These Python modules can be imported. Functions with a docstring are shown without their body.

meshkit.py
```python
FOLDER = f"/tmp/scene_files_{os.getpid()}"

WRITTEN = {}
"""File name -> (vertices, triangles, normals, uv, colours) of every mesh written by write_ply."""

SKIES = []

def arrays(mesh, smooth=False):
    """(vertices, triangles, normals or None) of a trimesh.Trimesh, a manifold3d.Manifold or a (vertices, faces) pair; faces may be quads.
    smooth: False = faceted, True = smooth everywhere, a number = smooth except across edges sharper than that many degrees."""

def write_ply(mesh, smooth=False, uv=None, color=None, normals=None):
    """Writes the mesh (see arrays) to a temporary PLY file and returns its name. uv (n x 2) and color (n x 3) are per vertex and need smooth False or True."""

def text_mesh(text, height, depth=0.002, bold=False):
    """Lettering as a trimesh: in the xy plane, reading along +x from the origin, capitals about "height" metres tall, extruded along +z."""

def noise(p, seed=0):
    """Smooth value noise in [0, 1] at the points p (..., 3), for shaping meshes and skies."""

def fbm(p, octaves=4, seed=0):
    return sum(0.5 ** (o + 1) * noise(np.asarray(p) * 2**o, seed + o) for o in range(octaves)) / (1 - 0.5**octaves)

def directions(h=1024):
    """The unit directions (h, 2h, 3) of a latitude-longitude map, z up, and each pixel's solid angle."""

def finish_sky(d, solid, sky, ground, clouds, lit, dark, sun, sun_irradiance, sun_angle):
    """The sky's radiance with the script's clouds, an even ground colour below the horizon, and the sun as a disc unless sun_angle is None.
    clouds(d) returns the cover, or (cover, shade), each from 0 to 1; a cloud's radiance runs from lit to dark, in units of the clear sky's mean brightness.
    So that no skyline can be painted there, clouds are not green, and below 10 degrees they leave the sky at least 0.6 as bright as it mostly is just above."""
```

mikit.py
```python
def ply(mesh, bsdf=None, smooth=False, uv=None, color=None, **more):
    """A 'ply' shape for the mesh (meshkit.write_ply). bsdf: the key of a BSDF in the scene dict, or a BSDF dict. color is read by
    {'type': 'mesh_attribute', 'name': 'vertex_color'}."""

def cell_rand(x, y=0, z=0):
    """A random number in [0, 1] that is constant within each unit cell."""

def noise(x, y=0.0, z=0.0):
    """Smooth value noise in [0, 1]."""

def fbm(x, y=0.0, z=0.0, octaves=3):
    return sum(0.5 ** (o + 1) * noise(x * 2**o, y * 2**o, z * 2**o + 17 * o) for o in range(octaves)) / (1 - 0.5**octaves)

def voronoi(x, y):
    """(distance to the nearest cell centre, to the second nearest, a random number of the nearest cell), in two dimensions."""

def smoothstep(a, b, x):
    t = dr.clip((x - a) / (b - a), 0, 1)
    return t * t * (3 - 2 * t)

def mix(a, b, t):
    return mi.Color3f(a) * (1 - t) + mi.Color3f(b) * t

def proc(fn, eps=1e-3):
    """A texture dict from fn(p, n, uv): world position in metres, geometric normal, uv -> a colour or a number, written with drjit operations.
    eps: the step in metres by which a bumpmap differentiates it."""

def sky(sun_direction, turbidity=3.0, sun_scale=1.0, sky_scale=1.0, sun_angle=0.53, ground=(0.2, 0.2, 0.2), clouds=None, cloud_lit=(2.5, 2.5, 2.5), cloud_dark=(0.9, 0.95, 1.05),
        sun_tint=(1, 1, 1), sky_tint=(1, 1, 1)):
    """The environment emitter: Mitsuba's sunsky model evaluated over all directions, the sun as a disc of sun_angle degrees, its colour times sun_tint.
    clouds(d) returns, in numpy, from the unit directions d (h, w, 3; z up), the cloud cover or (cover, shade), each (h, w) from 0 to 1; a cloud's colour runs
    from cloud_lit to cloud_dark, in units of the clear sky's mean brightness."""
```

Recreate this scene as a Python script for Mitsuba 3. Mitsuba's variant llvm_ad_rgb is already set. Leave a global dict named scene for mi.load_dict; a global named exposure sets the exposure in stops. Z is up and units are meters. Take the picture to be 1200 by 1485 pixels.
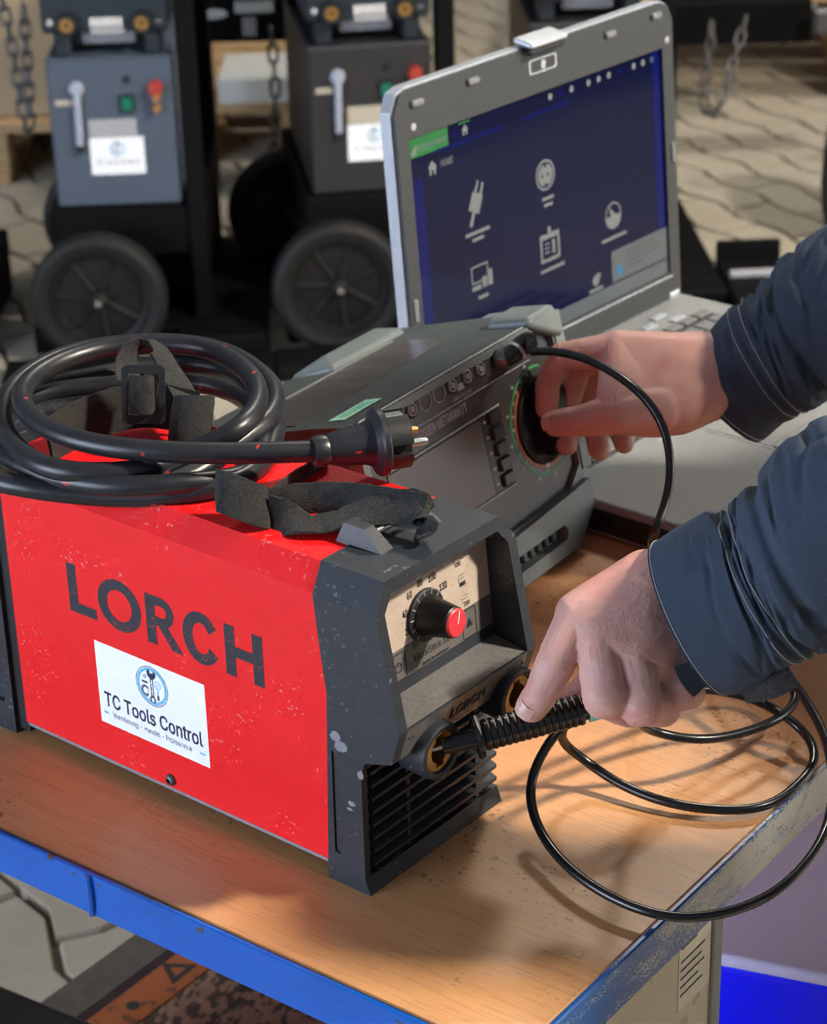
import math, random
import numpy as np
import trimesh
import mitsuba as mi
import drjit as dr
import manifold3d as m3
from shapely.geometry import Polygon, Point, box as sbox, LineString
from shapely import affinity
from shapely.ops import unary_union
from scipy.interpolate import CubicSpline
import mikit, meshkit
from mikit import ply, proc, noise, fbm, voronoi, cell_rand, smoothstep, mix

random.seed(4); RNG = np.random.default_rng(4)
T = mi.ScalarTransform4f
scene, labels = {}, {}

# ---------------------------------------------------------------- camera, light, exposure
CAM = np.array([0.5451, -0.7874, 1.5363]); FWD = np.array([-0.5481, 0.7175, -0.4299]); CUP = np.array([-0.2379, 0.3590, 0.9025])
scene['camera'] = {'type': 'thinlens', 'fov': math.degrees(2 * math.atan(600 / 3223.2)), 'fov_axis': 'x', 'aperture_radius': 0.0027, 'focus_distance': 1.33,
                   'near_clip': 0.05, 'far_clip': 60.0, 'to_world': T().look_at(origin=CAM.tolist(), target=(CAM + FWD).tolist(), up=CUP.tolist())}
scene['sky'] = {'type': 'constant', 'radiance': {'type': 'rgb', 'value': [0.085, 0.092, 0.105]}}


def area_panel(key, centre, target, w, h, rgb):
    scene[key] = {'type': 'rectangle', 'to_world': T().look_at(origin=list(centre), target=list(target), up=[0, 0, 1]) @ T().scale([w / 2, h / 2, 1]),
                  'emitter': {'type': 'area', 'radiance': {'type': 'rgb', 'value': list(rgb)}}}


# hall lamp hanging beyond the trolley, tall daylit gate window to the left behind the camera, an added fill panel far to the right
area_panel('hall_lamp', (2.11, 1.60, 3.38), (-0.10, 0.30, 0.80), 0.30, 0.30, (520, 465, 388))
area_panel('hall_lamp_001', (-1.6, 3.6, 4.2), (-1.8, 2.9, 0.0), 0.60, 0.60, (36, 33, 28))  # unseen lamp added to brighten the floor and machines at the back
area_panel('window_1', (-2.0, -3.6, 1.30), (-0.3, 0.3, 0.9), 3.0, 2.2, (4.1, 4.7, 5.8))
area_panel('fill_panel_2', (4.6, 4.4, 1.6), (0.0, 0.4, 0.8), 2.6, 2.4, (4.2, 4.1, 3.9))  # unseen panel added to lighten the faces turned to the right
labels['hall_lamp'] = {'label': 'square hall lamp hanging above the right of the trolley', 'category': 'lamp'}
labels['hall_lamp_001'] = {'label': 'unseen square lamp added to light the row of welding trolleys', 'category': 'lamp'}
labels['window_1'] = {'label': 'tall daylit gate window of the hall', 'kind': 'structure'}
labels['fill_panel_2'] = {'label': 'unseen fill panel added far to the right', 'kind': 'structure'}
exposure = 0.95

# ---------------------------------------------------------------- helpers
def L(key, label=None, cat=None, group=None, kind=None):
    d = {}
    if label: d['label'] = label
    if cat: d['category'] = cat
    if group: d['group'] = group
    if kind: d['kind'] = kind
    labels[key] = d


def numbered(name):
    if name not in scene: return name
    k = 1
    while f'{name}_{k:03d}' in scene: k += 1
    return f'{name}_{k:03d}'


def tri(m):
    if hasattr(m, 'to_mesh'):
        q = m.to_mesh(); return trimesh.Trimesh(q.vert_properties[:, :3], q.tri_verts, process=False)
    return m


def frame(O, X, Y, Z):
    M = np.eye(4); M[:3, 0], M[:3, 1], M[:3, 2], M[:3, 3] = X, Y, Z, O
    return M


def moved(mesh, M):
    v, f = (np.array(tri(mesh).vertices), np.array(tri(mesh).faces))
    v = v @ M[:3, :3].T + M[:3, 3]
    if np.linalg.det(M[:3, :3]) < 0: f = f[:, ::-1]
    return trimesh.Trimesh(v, f, process=False)


def put(name, mesh, mat, M=None, smooth=30, parent=None):
    """One entry of the scene; a part's key starts with its holder's key."""
    key = numbered((parent + '__' if parent else '') + name)
    if isinstance(mesh, (list, tuple)): mesh = trimesh.util.concatenate([tri(q) for q in mesh])
    scene[key] = ply(moved(mesh, M) if M is not None else tri(mesh), mat, smooth=smooth)
    return key


def at(x=0, y=0, z=0): return frame((x, y, z), (1, 0, 0), (0, 1, 0), (0, 0, 1))


def shift(mesh, x=0, y=0, z=0): return moved(mesh, at(x, y, z))


def rot(axis, deg):
    return trimesh.transformations.rotation_matrix(math.radians(deg), axis)


def cbox(sx, sy, sz, c=0.001):
    """A box with chamfered edges, centred."""
    p = []
    for i in (-1, 1):
        for j in (-1, 1):
            for k in (-1, 1):
                a = np.array([i * sx / 2, j * sy / 2, k * sz / 2])
                for d in range(3):
                    q = a.copy()
                    for e in range(3):
                        if e != d: q[e] -= np.sign(q[e]) * c
                    p.append(q)
    return tri(m3.Manifold.hull_points(np.array(p)))


def rbox(sx, sy, sz, r=0.005, n=12):
    s = m3.Manifold.sphere(r, n)
    return tri(m3.Manifold.batch_hull([s.translate((i * (sx / 2 - r), j * (sy / 2 - r), k * (sz / 2 - r))) for i in (-1, 1) for j in (-1, 1) for k in (-1, 1)]))


def prism(poly, h, z0=0.0):
    if not hasattr(poly, 'exterior') and not hasattr(poly, 'geoms'): poly = Polygon(poly)
    gs = getattr(poly, 'geoms', [poly])
    return shift(trimesh.util.concatenate([trimesh.creation.extrude_polygon(g, h, engine='earcut') for g in gs if g.area > 1e-10]), 0, 0, z0)


def man(mesh):
    mesh = tri(mesh).copy(); mesh.merge_vertices()
    return m3.Manifold(m3.Mesh(np.asarray(mesh.vertices, np.float32), np.asarray(mesh.faces, np.uint32)))


def mprism(pts, h):
    """Manifold extrusion of a simple polygon."""
    p = np.array(pts, float)
    if np.sum(p[:, 0] * np.roll(p[:, 1], -1) - p[:, 1] * np.roll(p[:, 0], -1)) < 0: p = p[::-1]
    return m3.Manifold.extrude(m3.CrossSection([p]), h)


def mat4(man_, M): return man_.transform(M[:3, :4])


def lathe(profile, n=32):
    """Profile of (radius, z) turned about z."""
    return trimesh.creation.revolve(np.array(profile, float), sections=n)


def resample(pts, step, closed=False):
    pts = np.asarray(pts, float)
    if closed: pts = np.vstack([pts, pts[:1]])
    d = np.r_[0, np.cumsum(np.linalg.norm(np.diff(pts[:, :3], axis=0), axis=1) ** 0.5)]
    cs = CubicSpline(d, pts, bc_type='periodic' if closed else 'natural')
    fine = cs(np.linspace(0, d[-1], 40 * len(pts)))
    s = np.r_[0, np.cumsum(np.linalg.norm(np.diff(fine[:, :3], axis=0), axis=1))]
    n = max(4, int(s[-1] / step))
    t = np.linspace(0, s[-1], n)
    return np.stack([np.interp(t, s, fine[:, k]) for k in range(pts.shape[1])], 1)


def rings_mesh(rings, caps=True, closed=False):
    R = np.asarray(rings, float); m, n = R.shape[:2]
    v = R.reshape(-1, 3); f = []
    for i in range(m if closed else m - 1):
        a, b = i * n, ((i + 1) % m) * n
        j = np.arange(n); k = (j + 1) % n
        f += [np.stack([a + j, a + k, b + k], 1), np.stack([a + j, b + k, b + j], 1)]
    if caps and not closed:
        for i, flip in ((0, True), (m - 1, False)):
            c = len(v); v = np.vstack([v, R[i].mean(0)])
            j = np.arange(n); k = (j + 1) % n
            t = np.stack([np.full(n, c), i * n + j, i * n + k], 1)
            f.append(t[:, ::-1] if flip else t)
    q = trimesh.Trimesh(v, np.vstack(f), process=False)
    if q.volume < 0: q.faces = q.faces[:, ::-1]
    return q


def frames_along(p, ref=(0, 0, 1)):
    t = np.gradient(p, axis=0); t /= np.linalg.norm(t, axis=1, keepdims=True)
    a = np.cross(t[0], ref)
    if np.linalg.norm(a) < 1e-6: a = np.cross(t[0], (1, 0, 0))
    A = []
    for i in range(len(p)):
        a = a - t[i] * (a @ t[i]); a /= np.linalg.norm(a); A.append(a.copy())
    A = np.array(A)
    return t, A, np.cross(t, A)


def tube(pts, r, sides=14, step=0.006, closed=False, radii=None):
    p = resample(pts, step, closed)
    t, a, b = frames_along(p)
    g = np.arange(sides) * 2 * math.pi / sides
    rr = np.full(len(p), r) if radii is None else np.interp(np.linspace(0, 1, len(p)), np.linspace(0, 1, len(radii)), radii)
    return rings_mesh(p[:, None] + rr[:, None, None] * (np.cos(g)[None, :, None] * a[:, None] + np.sin(g)[None, :, None] * b[:, None]), closed=closed)


def ribbon(pts, width, thick, wdir, step=0.004, fuzz=0.0):
    """A strap: a flat band along pts whose width runs along wdir (one vector, or one per point)."""
    pts = np.asarray(pts, float); w = np.broadcast_to(np.asarray(wdir, float), pts.shape)
    q = resample(np.hstack([pts, w]), step)
    p, w = q[:, :3], q[:, 3:]
    t = np.gradient(p, axis=0); t /= np.linalg.norm(t, axis=1, keepdims=True)
    w = w - t * (w * t).sum(1, keepdims=True); w /= np.linalg.norm(w, axis=1, keepdims=True)
    n = np.cross(t, w)
    R = []
    k = 7
    sec = [(s, 1) for s in np.linspace(-1, 1, k)] + [(s, -1) for s in np.linspace(1, -1, k)]
    for i in range(len(p)):
        row = []
        for s, u in sec:
            e = thick / 2 * (0.55 if abs(s) == 1 else 1.0)
            row.append(p[i] + w[i] * s * width / 2 + n[i] * u * e)
        R.append(row)
    R = np.array(R)
    if fuzz: R += RNG.normal(0, fuzz, R.shape)
    return rings_mesh(R)


def text(s, h, width=None, depth=0.0002, bold=False, centre=False):
    m = meshkit.text_mesh(s, h, depth, bold)
    if width: m.vertices[:, 0] *= width / m.bounds[1][0]
    if centre: m.vertices[:, :2] -= (m.bounds[0][:2] + m.bounds[1][:2]) / 2
    return m


def nrm(v): return np.asarray(v, float) / np.linalg.norm(v)


# ---------------------------------------------------------------- materials
def mat(key, col, rough=0.5, spec=0.5, metal=0.0, bump=None, bscale=1.0, **kw):
    base = {'type': 'rgb', 'value': list(col)} if isinstance(col, (tuple, list)) else proc(col)
    r = rough if isinstance(rough, float) else proc(rough)
    b = {'type': 'principled', 'base_color': base, 'roughness': r, 'specular': spec, 'metallic': metal, **kw}
    if bump: b = {'type': 'bumpmap', 'arbitrary': proc(bump, eps=2e-4), 'scale': bscale, 'bsdf': b}
    scene[key] = {'type': 'twosided', 'bsdf': b}
    return key


def red_paint(p, n, uv):
    k = fbm(p.x * 60, p.y * 60, p.z * 60, 3)
    scuff = smoothstep(0.66, 0.76, fbm(p.x * 520 + 9, p.y * 520, p.z * 400, 3)) * smoothstep(0.52, 0.7, fbm(p.x * 22, p.y * 22, p.z * 22 + 5, 2))
    return mix(mix((0.72, 0.006, 0.009), (0.78, 0.012, 0.015), k), (0.80, 0.20, 0.19), 0.55 * scuff)


def worn_print(p, n, uv):
    w = smoothstep(0.66, 0.72, fbm(p.x * 900, p.y * 900, p.z * 900, 3)) * smoothstep(0.46, 0.66, fbm(p.x * 60, p.y * 60, p.z * 60 + 3, 2))
    return mix((0.012, 0.014, 0.024), (0.70, 0.02, 0.022), w)


def case_plastic(p, n, uv):
    k = fbm(p.x * 150, p.y * 150, p.z * 150, 3)
    s = smoothstep(0.68, 0.78, fbm(p.x * 330 + 4, p.y * 330, p.z * 330, 3)) * smoothstep(0.45, 0.65, fbm(p.x * 30, p.y * 30, p.z * 30, 2))
    return mix(mix((0.012, 0.016, 0.022), (0.020, 0.025, 0.033), k), (0.16, 0.17, 0.19), 0.5 * s)


def wood(p, n, uv):
    w = p.y + 0.012 * fbm(p.x * 3, p.y * 6, 0, 2)
    g = fbm(p.x * 5, w * 130, 0.3, 3)
    f = fbm(p.x * 22, w * 520, 2.3, 2)
    pore = smoothstep(0.66, 0.75, noise(p.x * 55, w * 900, 1.0))
    c = mix((0.43, 0.200, 0.084), (0.58, 0.310, 0.140), 0.25 + 0.5 * g + 0.25 * f)
    c = mix(c, (0.27, 0.12, 0.05), 0.20 * pore)
    scr = smoothstep(0.80, 0.86, noise(p.x * 700 + p.y * 300, p.y * 40 - p.x * 60, 7.0)) * smoothstep(0.55, 0.7, fbm(p.x * 9, p.y * 9, 4, 2))
    c = mix(c, (0.70, 0.50, 0.34), 0.35 * scr)
    dirt = smoothstep(0.84, 0.90, noise(p.x * 300, p.y * 420, 3.0)) * smoothstep(0.5, 0.66, fbm(p.x * 14, p.y * 14, 9.0, 2))
    return mix(c, (0.07, 0.05, 0.035), 0.6 * dirt)


def skin(p, n, uv):
    k = fbm(p.x * 70, p.y * 70, p.z * 70, 3)
    m = smoothstep(0.45, 0.7, fbm(p.x * 32 + 5, p.y * 32, p.z * 32, 2))
    return mix(mix((0.48, 0.255, 0.215), (0.58, 0.335, 0.29), k), (0.51, 0.215, 0.18), 0.55 * m)


def fabric(p, n, uv):
    k = fbm(p.x * 14, p.y * 14, p.z * 14, 3)
    q = fbm(p.x * 900, p.y * 900, p.z * 900, 1)
    return mix((0.024, 0.036, 0.056), (0.040, 0.056, 0.082), 0.65 * k + 0.35 * q)


def web(p, n, uv):
    q = fbm(p.x * 1900, p.y * 1900, p.z * 1900, 2); k = fbm(p.x * 120, p.y * 120, p.z * 120, 2)
    return mix((0.012, 0.012, 0.013), (0.050, 0.050, 0.048), 0.65 * smoothstep(0.3, 0.75, q) + 0.35 * k)


def stone(p, n, uv):
    i = cell_rand(dr.floor(p.x * 4.1), dr.floor(p.y * 4.1), 0)
    k = fbm(p.x * 9, p.y * 9, 0, 3)
    g = fbm(p.x * 160, p.y * 160, 0, 2)
    return mix((0.30, 0.265, 0.205), (0.42, 0.38, 0.31), 0.5 * k + 0.35 * g + 0.15 * i)


def shelf_dirt(p, n, uv):
    k = fbm(p.x * 60, p.y * 90, 0, 3)
    s = smoothstep(0.50, 0.58, fbm(p.x * 170, p.y * 120 + p.x * 60, 3, 3))
    return mix(mix((0.24, 0.115, 0.06), (0.36, 0.20, 0.12), k), (0.02, 0.016, 0.014), 0.85 * s)


def shelf_orange(p, n, uv):
    s = smoothstep(0.62, 0.70, fbm(p.x * 80, p.y * 80, 5, 3))
    return mix((0.36, 0.085, 0.014), (0.05, 0.025, 0.015), 0.7 * s)


def blue_paint(p, n, uv):
    k = fbm(p.x * 40, p.y * 40, p.z * 40, 2)
    ch = smoothstep(0.76, 0.80, noise(p.x * 95, p.y * 95, p.z * 240)) * smoothstep(0.738, 0.750, p.z)
    return mix(mix((0.002, 0.078, 0.37), (0.003, 0.092, 0.43), k), (0.05, 0.045, 0.04), ch)


def rim_chips_sheen(p, n, uv):
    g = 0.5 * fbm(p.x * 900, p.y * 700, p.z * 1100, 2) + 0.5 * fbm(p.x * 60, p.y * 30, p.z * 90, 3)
    bare = smoothstep(-0.05, 0.06, (p.y - 0.19) * 0.9 + (g - 0.5) * 0.9 - smoothstep(0.748, 0.752, p.z) * 0.10)  # grey reflection painted over the blue with a grainy fade, no exposed metal
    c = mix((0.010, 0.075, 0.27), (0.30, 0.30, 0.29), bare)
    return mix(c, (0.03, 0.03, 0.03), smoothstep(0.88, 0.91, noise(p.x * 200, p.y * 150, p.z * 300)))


def mains_rubber(p, n, uv):
    s = smoothstep(0.93, 0.95, noise(p.x * 150, p.y * 150, p.z * 150))
    k = fbm(p.x * 120, p.y * 120, p.z * 120, 2)
    return mix(mix((0.009, 0.010, 0.013), (0.017, 0.019, 0.024), k), (0.45, 0.02, 0.02), 0.8 * s)


def pallet_wood(p, n, uv):
    return mix((0.38, 0.24, 0.12), (0.56, 0.40, 0.23), fbm(p.x * 30, p.y * 30, p.z * 60, 3))


def carton(p, n, uv):
    return mix((0.42, 0.31, 0.19), (0.50, 0.39, 0.25), fbm(p.x * 8, p.y * 8, p.z * 8, 2))


def beige_paint(p, n, uv):
    s = smoothstep(0.70, 0.78, fbm(p.x * 50, p.y * 50, p.z * 50, 3))
    return mix((0.50, 0.45, 0.33), (0.24, 0.19, 0.12), 0.5 * s)


mat('red_paint', red_paint, 0.42, 0.35)
mat('worn_print', worn_print, 0.5)
mat('case_plastic', case_plastic, 0.46, bump=lambda p, n, uv: noise(p.x * 1400, p.y * 1400, p.z * 1400), bscale=0.00006)
mat('dark_plastic', (0.009, 0.010, 0.011), 0.5, 0.4)
mat('knob_black', (0.006, 0.006, 0.007), 0.4, 0.4)
mat('wood', wood, 0.36, 0.45)
mat('skin', skin, 0.50, 0.4, bump=lambda p, n, uv: fbm(p.x * 900, p.y * 900, p.z * 900, 2), bscale=0.00035)
mat('nail', (0.54, 0.335, 0.285), 0.30)
mat('fabric', fabric, 0.9, 0.2, sheen=0.5, bump=lambda p, n, uv: noise(p.x * 1500, p.y * 1500, p.z * 1500), bscale=0.0002)
mat('fabric_fold', (0.02, 0.024, 0.032), 0.9, 0.2)
mat('thread', (0.16, 0.17, 0.18), 0.8)
mat('webbing', web, 0.92, 0.2, sheen=0.6, bump=lambda p, n, uv: fbm(p.x * 1300, p.y * 1300, p.z * 1300, 2), bscale=0.0009)
mat('stone', stone, 0.85, 0.25)
mat('joint_sand', (0.12, 0.10, 0.076), 0.95, 0.1)
mat('shelf_dirt', shelf_dirt, 0.6)
mat('shelf_orange', shelf_orange, 0.55)
mat('blue_paint', blue_paint, 0.28)
mat('rim_paint', rim_chips_sheen, 0.30, 0.7)
mat('mains_rubber', mains_rubber, 0.36)
mat('lead_rubber', (0.006, 0.006, 0.007), 0.24, 0.6)
mat('brass', (0.52, 0.30, 0.10), 0.4, metal=0.85)
mat('steel', (0.55, 0.56, 0.58), 0.3, metal=1.0)
mat('dark_steel', (0.14, 0.15, 0.16), 0.38, metal=0.8)
mat('ledge_grey', lambda p, n, uv: mix((0.085, 0.083, 0.08), (0.13, 0.125, 0.12), fbm(p.x * 500, p.y * 500, p.z * 500, 2)), 0.36, 0.6)
mat('panel_beige', lambda p, n, uv: mix(mix((0.40, 0.325, 0.265), (0.46, 0.385, 0.32), fbm(p.x * 90, p.y * 90, p.z * 90, 2)), (0.36, 0.24, 0.12), 0.5 * smoothstep(0.80, 0.86, noise(p.x * 330, p.y * 330, p.z * 330))), 0.45)
mat('panel_grey', (0.105, 0.098, 0.092), 0.45)
mat('print_black', (0.012, 0.012, 0.014), 0.6)
mat('print_dim', (0.045, 0.043, 0.042), 0.6)
mat('knob_red', (0.58, 0.035, 0.05), 0.4)
mat('white_paint', (0.75, 0.75, 0.75), 0.5)
mat('sticker_white', (0.82, 0.86, 0.90), 0.35)
mat('sticker_navy', (0.010, 0.016, 0.050), 0.45)
mat('sticker_blue', (0.12, 0.46, 0.72), 0.45)
mat('base_grey', (0.20, 0.205, 0.215), 0.5)
mat('tester_green', lambda p, n, uv: mix((0.040, 0.050, 0.047), (0.057, 0.068, 0.064), fbm(p.x * 70, p.y * 70, p.z * 70, 3)), 0.48)
mat('tester_light', (0.13, 0.155, 0.155), 0.42)
mat('tester_dark', (0.020, 0.021, 0.023), 0.38)
mat('tester_panel', (0.040, 0.041, 0.044), 0.36)
mat('tester_display', (0.115, 0.110, 0.110), 0.26)
mat('tester_label', lambda p, n, uv: mix((0.050, 0.043, 0.040), (0.085, 0.076, 0.070), fbm(p.x * 25, p.y * 90, p.z * 30, 3)), 0.26)
mat('print_grey', (0.34, 0.35, 0.36), 0.5)
mat('line_grey', (0.42, 0.43, 0.44), 0.4)
mat('ring_green', (0.05, 0.28, 0.08), 0.5)
mat('ring_orange', (0.55, 0.10, 0.015), 0.5)
mat('mint', (0.30, 0.60, 0.48), 0.45)
mat('cream', (0.62, 0.55, 0.44), 0.5)
mat('lid_silver', (0.48, 0.52, 0.58), 0.32, metal=0.5)
mat('bezel', lambda p, n, uv: mix((0.020, 0.023, 0.0245), (0.029, 0.032, 0.034), noise(p.x * 1500, p.y * 1500, p.z * 1500)), 0.5)
mat('laptop_base', lambda p, n, uv: mix((0.17, 0.18, 0.185), (0.21, 0.22, 0.225), noise(p.x * 900, p.y * 900, p.z * 900)), 0.5)
mat('laptop_key', (0.12, 0.125, 0.13), 0.5)
mat('screen_navy', lambda p, n, uv: mix((0.0014, 0.0030, 0.020), (0.0020, 0.0040, 0.026), fbm(p.x * 9, p.y * 9, p.z * 9, 2)), 0.07, 0.25)
mat('screen_blue', (0.0010, 0.0035, 0.065), 0.07, 0.25)
mat('screen_icon', (0.115, 0.130, 0.142), 0.3)
mat('screen_green', (0.004, 0.11, 0.022), 0.25)
mat('screen_popup', (0.065, 0.078, 0.090), 0.25)
mat('screen_cyan', (0.01, 0.11, 0.22), 0.3)
mat('nub_grey', (0.14, 0.15, 0.155), 0.4)
mat('scraped_grey', (0.19, 0.20, 0.22), 0.6)
mat('cooler_blue', (0.058, 0.080, 0.115), 0.5)
mat('cooler_black', (0.020, 0.020, 0.022), 0.45)
mat('machine_navy', (0.010, 0.018, 0.026), 0.45)
mat('trolley_black', (0.003, 0.003, 0.0034), 0.65, 0.12)
mat('tyre', (0.010, 0.010, 0.0105), 0.6, 0.3)
mat('gauge_tube', (0.32, 0.35, 0.44), 0.3)
mat('switch_green', (0.005, 0.13, 0.09), 0.35)
mat('valve_red', (0.34, 0.035, 0.025), 0.4)
mat('valve_orange', (0.45, 0.22, 0.08), 0.4, metal=0.4)
mat('plate_grey', (0.33, 0.33, 0.35), 0.5)
mat('plate_cream', (0.42, 0.38, 0.30), 0.5)
mat('pallet_wood', pallet_wood, 0.8, 0.2)
mat('brown_card', carton, 0.8, 0.2)
mat('paper_white', (0.58, 0.60, 0.58), 0.7)
mat('chain_steel', (0.13, 0.13, 0.135), 0.4, metal=0.6)
mat('beige_paint', beige_paint, 0.45)
mat('label_cream', (0.62, 0.57, 0.46), 0.55)
mat('bin_lilac', (0.55, 0.52, 0.76), 0.28)
mat('bin_blue', (0.004, 0.006, 0.92), 0.4)
mat('tub_black', lambda p, n, uv: mix((0.014, 0.014, 0.015), (0.03, 0.03, 0.031), fbm(p.x * 300, p.y * 300, p.z * 300, 2)), 0.5)
mat('rust_steel', lambda p, n, uv: mix((0.055, 0.047, 0.040), (0.10, 0.088, 0.075), fbm(p.x * 90, p.y * 90, p.z * 90, 3)), 0.5)
mat('hair', (0.03, 0.02, 0.014), 0.6)
mat('hose_blue', (0.01, 0.04, 0.25), 0.4)
mat('wall_grey', (0.20, 0.20, 0.20), 0.9, 0.1)

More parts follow.
